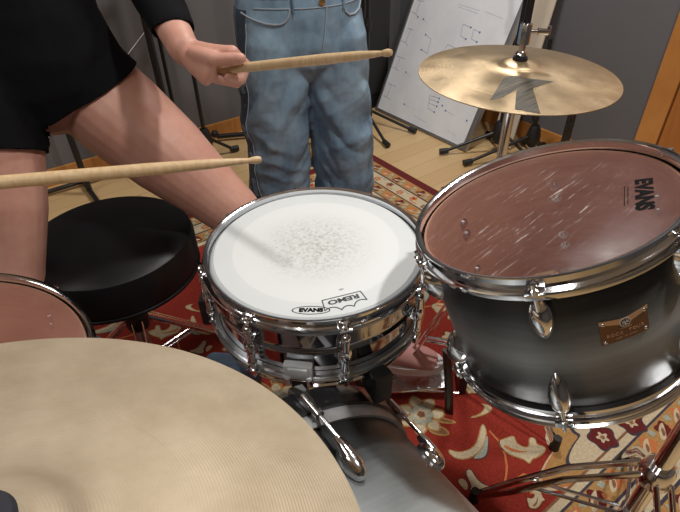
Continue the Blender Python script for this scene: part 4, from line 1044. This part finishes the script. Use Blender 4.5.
# shorts
so = MB()
loft(so, [(pel+V((0, 0, -.035)), .160, .120), (pel+V((.0, .005, .02)), .160, .118), (V((.150, 1.22, .965)), .138, .106)], 28)
for Hh, K, f in ((LH, LK, .42), (RH, RK, .42)):
    loft(so, [(Hh+V((0, 0, .01)), .106, .108), (Hh.lerp(K, .16), .109, .109), (Hh.lerp(K, f), .106, .106)], 26)
dl, dr_ = (LK-LH).normalized(), (RK-RH).normalized()
MIDX = .11-DO.x
HEM_P, HEM_N = (0.1093, 1.2492, 0.7617), (0.3497, -0.2013, -0.9150)
hemL = (V(HEM_P)-DO, V(HEM_N), lambda p: p.x > MIDX)
hemR = (RH.lerp(RK, .275)-DO, dr_, lambda p: p.x < MIDX)
shorts = remesh(rel(so, DO), 'black_shorts', ['black_cotton'], dm, .005, 5, lambda p: .0015*nz(p, 30), [hemL, hemR])
sd_ = shorts.modifiers.new('cloth', 'SOLIDIFY'); sd_.thickness = .004; sd_.offset = -1
def shoe(root, A, toe, O, canvas, name='shoe'):
    A, toe = V(A), V(toe); d = V((toe.x-A.x, toe.y-A.y, toe.z-(A.z-.075))); d.normalize(); sd = V((0, 0, 1)).cross(d).normalized(); u = d.cross(sd)
    heel = toe-d*.235
    M = Matrix((d, sd, u)).transposed().to_4x4(); M.translation = heel-O
    out = []
    N = 28
    for i in range(N):
        a = 2*math.pi*i/N; x = .117+.134*math.cos(a); wv = .047+.006*math.cos(a)
        out.append((x, wv*math.sin(a)*(1 if abs(math.cos(a)) < .97 else .98)))
    up = MB()
    loft(up, [((.012, 0, .030), .034, .030), ((.06, 0, .036), .036, .038), ((.13, 0, .030), .041, .030), ((.20, 0, .022), .041, .019), ((.222, 0, .018), .034, .014)], 20, (0, 1, 0))
    loft(up, [((.035, 0, .03), .034, .04), ((.045, 0, .085), .040, .044)], 18, (0, 1, 0))
    up.v = [tuple(M @ V(v)) for v in up.v]
    s = remesh(up, name, [canvas], root, .004, 3)
    MB().prism(out, -.004, .021, M).build('sole', 'white_rubber', s, smooth=False)
    lc = MB()
    for q in range(4): lc.tube([M @ V((.085+.022*q, -.022, .062-.007*q)), M @ V((.085+.022*q, 0, .069-.008*q)), M @ V((.085+.022*q, .022, .062-.007*q))], .0028, 8)
    lc.build('laces', 'white_rubber', s)
    return s
shoe(dm, LA, (.755, .602, .104), DO, 'pink_canvas')
shoe(dm, RA, (-.095, .870, .014), DO, 'pink_canvas')

# ---- person standing behind in blue jeans
P2 = V((.828, 1.300, 0))
p2 = thing('person', 'person in loose faded blue jeans standing behind the snare drum', 'person', P2)
fwd = V((math.cos(R(-109)), math.sin(R(-109)), 0)); rgt = V((math.cos(R(-19)), math.sin(R(-19)), 0))      # rgt: towards the right of the photograph
def Q(r, f, z): return rgt*r + fwd*f + V((0, 0, z))
jn = MB()
loft(jn, [(Q(-.005, 0, .80), .184, .122), (Q(-.005, 0, .86), .178, .120), (Q(0, 0, .905), .168, .114)], 30, rgt)
for s, f0 in ((-1, .0), (1, .0)):
    loft(jn, [(Q(s*.084, 0, .80), .101, .116), (Q(s*.093, .004, .68), .098, .108), (Q(s*.103+.004, .008, .52), .098, .104), (Q(s*.110+.006, .0, .36), .098, .103), (Q(s*.113+.006, -.006, .20), .098, .103), (Q(s*.115+.006, -.006, .075), .098, .103)], 28, rgt)
def fold(p):
    q = V((p.dot(rgt), p.dot(fwd), p.z)); sgn = 1 if q.x > 0 else -1
    dgn = q.z*1.0 + sgn*q.x*1.3
    a = .010*noise.noise(V((q.x*6, q.y*6, q.z*4)))
    w1 = noise.noise(V((dgn*13+.6*math.sin(q.x*20), q.x*3+3, q.y*4)))
    a += .011*(abs(w1)*1.6-.4)*min(1, max(.3, (.90-q.z)*4))
    w2 = noise.noise(V((q.z*16-q.x*8*sgn, q.x*4+9*sgn, q.y*4)))
    a += .010*(.35-abs(w2)*1.5)*max(0, 1-abs(q.z-.50)/.24)
    a += .004*math.sin((q.z-.78)*60+abs(q.x)*38)*max(0, 1-abs(q.z-.76)/.09)*max(0, 1-abs(q.x)/.10)
    return a
jeans = remesh(jn, 'jeans', ['denim'], p2, .0055, 4, fold, [(Q(0, 0, .925), (0, 0, 1))])
# surface finder for seams: cast from outside towards the jeans axis
dg = bpy.context.evaluated_depsgraph_get(); dg.update()
from mathutils.bvhtree import BVHTree
bmj = bmesh.new(); bmj.from_mesh(jeans.data); bvh = BVHTree.FromBMesh(bmj); bmj.free()
def front(r, z, off=.0012):
    h = bvh.ray_cast(Q(r, .4, z), -fwd)
    return h[0]+h[1]*off if h[0] else Q(r, .1, z)
def side(sgn, z, f=0., off=.0012):
    h = bvh.ray_cast(Q(sgn*.5, f, z), -rgt*sgn)
    return h[0]+h[1]*off if h[0] else Q(sgn*.17, f, z)
def seamline(mb, pts, r=.0017): mb.tube(pts, r, 6)
sm = MB()
seamline(sm, [front(.040-.002*i, .90-.012*i, .0025) for i in range(10)]+[front(.018-.004*i-.001*i*i, .785-.008*i, .0025) for i in range(4)])
sm.build('fly_seam', 'denim_thread', jeans)
pk = MB(); pr2 = []
for (r, z) in ((-.168, .884), (-.155, .876), (-.135, .868), (-.115, .863), (-.095, .861), (-.082, .862), (-.070, .867), (-.062, .876), (-.058, .886), (-.055, .896)): pr2.append(front(r, z, .0025))
seamline(pk, pr2, .0026); pk.build('pocket_edge', 'denim_thread', jeans)
pk = MB(); seamline(pk, [front(r, z, .0025) for r, z in ((.16, .885), (.145, .872), (.125, .866), (.105, .868), (.092, .879), (.088, .895))], .0026); pk.build('pocket_edge', 'denim_thread', jeans)
wb_ = MB()
for i in range(2): seamline(wb_, [front(-.14+.014*k, .897) if i == 0 else front(-.14+.014*k, .920) for k in range(21)], .0015)
wb_.build('waistband_stitching', 'denim_thread', jeans)
for r in (-.048, .085):
    MB().tube([front(r, .886, .004), front(r, .905, .006), front(r, .922, .004)], .006, 8, flat=(.35, 1)).build('belt_loop', 'denim', jeans)
h = front(.026, .908, .004); MB().lathe([(0, 0), (.0085, 0), (.0085, .002), (.006, .0032), (0, .0026)], 20, Matrix.Translation(h) @ frame(fwd, (0, 0, 1)).to_4x4()).build('button', 'brass', jeans)
for sgn in (-1, 1):        # shade behind the side seam, laid on as a strip of darker denim
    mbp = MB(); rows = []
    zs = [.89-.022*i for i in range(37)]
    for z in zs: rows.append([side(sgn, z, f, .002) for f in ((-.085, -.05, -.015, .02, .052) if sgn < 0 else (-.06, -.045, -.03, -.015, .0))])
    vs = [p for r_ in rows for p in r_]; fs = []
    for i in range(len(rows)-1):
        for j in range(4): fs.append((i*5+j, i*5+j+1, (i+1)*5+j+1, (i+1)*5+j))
    mbp.add(vs, fs); mbp.build('side_shade', 'denim_dark', jeans)
    isl = MB(); seamline(isl, [side(sgn, .86-.03*i, .054 if sgn < 0 else .002, .003) for i in range(26)], .0016); isl.build('side_seam', 'denim_thread', jeans)
# body, cropped grey top, arms folded behind the back
b2 = MB()
loft(b2, [(Q(0, 0, .82), .140, .085), (Q(0, 0, .92), .136, .085), (Q(0, -.005, 1.03), .118, .080), (Q(0, 0, 1.22), .140, .095), (Q(0, -.005, 1.32), .125, .075)], 26, rgt)
loft(b2, [(Q(0, -.01, 1.32), .055, .055), (Q(0, 0, 1.40), .047, .050), (Q(0, .01, 1.46), .048, .052)], 18, rgt)
Mh2 = head_mesh(b2, Q(0, .015, 1.53), fwd + V((0, 0, -.15)), V((0, 0, 1)))
for s in (-1, 1):
    loft(b2, [(Q(s*.09, -.005, 1.31), .055, .05), (Q(s*.168, -.01, 1.30), .050, .050), (Q(s*.20, -.05, 1.16), .041, .041), (Q(s*.205, -.09, 1.04), .036, .036)], 18, fwd)
    loft(b2, [(Q(s*.205, -.09, 1.04), .035, .035), (Q(s*.13, -.14, .97), .033, .032), (Q(s*.05, -.155, .93), .026, .026)], 16, V((0, 0, 1)))
    w0 = Q(s*.05, -.155, .93)
    for i in range(4):
        k = w0+Q(-s*.055, .004, .022-.018*i); loft(b2, [(w0+Q(0, 0, .012-.008*i), .012, .014), (k, .0105), (k+Q(-s*.030, .012, -.004), .0085), (k+Q(-s*.045, .026, -.008), .0075)], 12, V((0, 0, 1)))
    loft(b2, [(w0+Q(-s*.01, .008, .02), .012), (w0+Q(-s*.04, .016, .036), .010), (w0+Q(-s*.06, .02, .030), .0085)], 12, V((0, 0, 1)))
    loft(b2, [(Q(s*.085, 0, .80), .08, .085), (Q(s*.092, .004, .48), .055, .058), (Q(s*.098, -.006, .30), .05, .052), (Q(s*.100, -.006, .09), .036, .04)], 20, rgt)
    loft(b2, [(Q(s*.100, -.01, .075), .034, .034), (Q(s*.105, .08, .045), .036, .026), (Q(s*.108, .15, .034), .034, .018)], 16, rgt)
body2 = remesh(b2, 'body', ['skin'], p2, .005, 5)
face(Mh2, p2, body2)
hr = MB(); hr.ellipsoid((0, -.022, .040), (.084, .094, .088), Mh2, 28, 18); hr.ellipsoid((0, -.060, -.06), (.078, .052, .14), Mh2, 22, 14)
remesh(hr, 'hair', ['hair'], p2, .006, 3, lambda p: .003*nz(p, 60))
sh2 = MB()
loft(sh2, [(Q(0, 0, 1.00), .130, .092), (Q(0, -.003, 1.10), .130, .092), (Q(0, 0, 1.22), .152, .107), (Q(0, -.005, 1.325), .13, .082)], 26, rgt)
for s in (-1, 1): loft(sh2, [(Q(s*.09, -.005, 1.31), .064, .06), (Q(s*.17, -.01, 1.30), .060, .060), (Q(s*.198, -.045, 1.18), .052, .052)], 18, fwd)
remesh(sh2, 'grey_shirt', ['grey_cotton'], p2, .006, 4, lambda p: .003*nz(p, 20))
for s in (-1, 1): shoe(p2, Q(s*.10, -.006, .09)+P2, Q(s*.112, .175, .014)+P2, P2, 'black_cotton')

# printed name on the tom's clear head, reading down the right side
tx = MB()
def tompt(r, a): return V((r*math.cos(R(a)), r*math.sin(R(a)), .230-.0114))
TC = V((.0, .0, 0))
TOMTXT = (.108, 304., 304-92)
M = Matrix.Translation(tompt(TOMTXT[0], TOMTXT[1])) @ Matrix.Rotation(R(TOMTXT[2]), 4, 'Z')
text_mb(tx, 'EVANS', .0235, M, .0001, .0013, 1.0)
for i, wd in enumerate((.040, .046)): tx.box((0, -.0155-.0035*i, 0), (wd, .0008, .0002), M)
tx.build('printed_name', 'ink', tomhead, smooth=False)
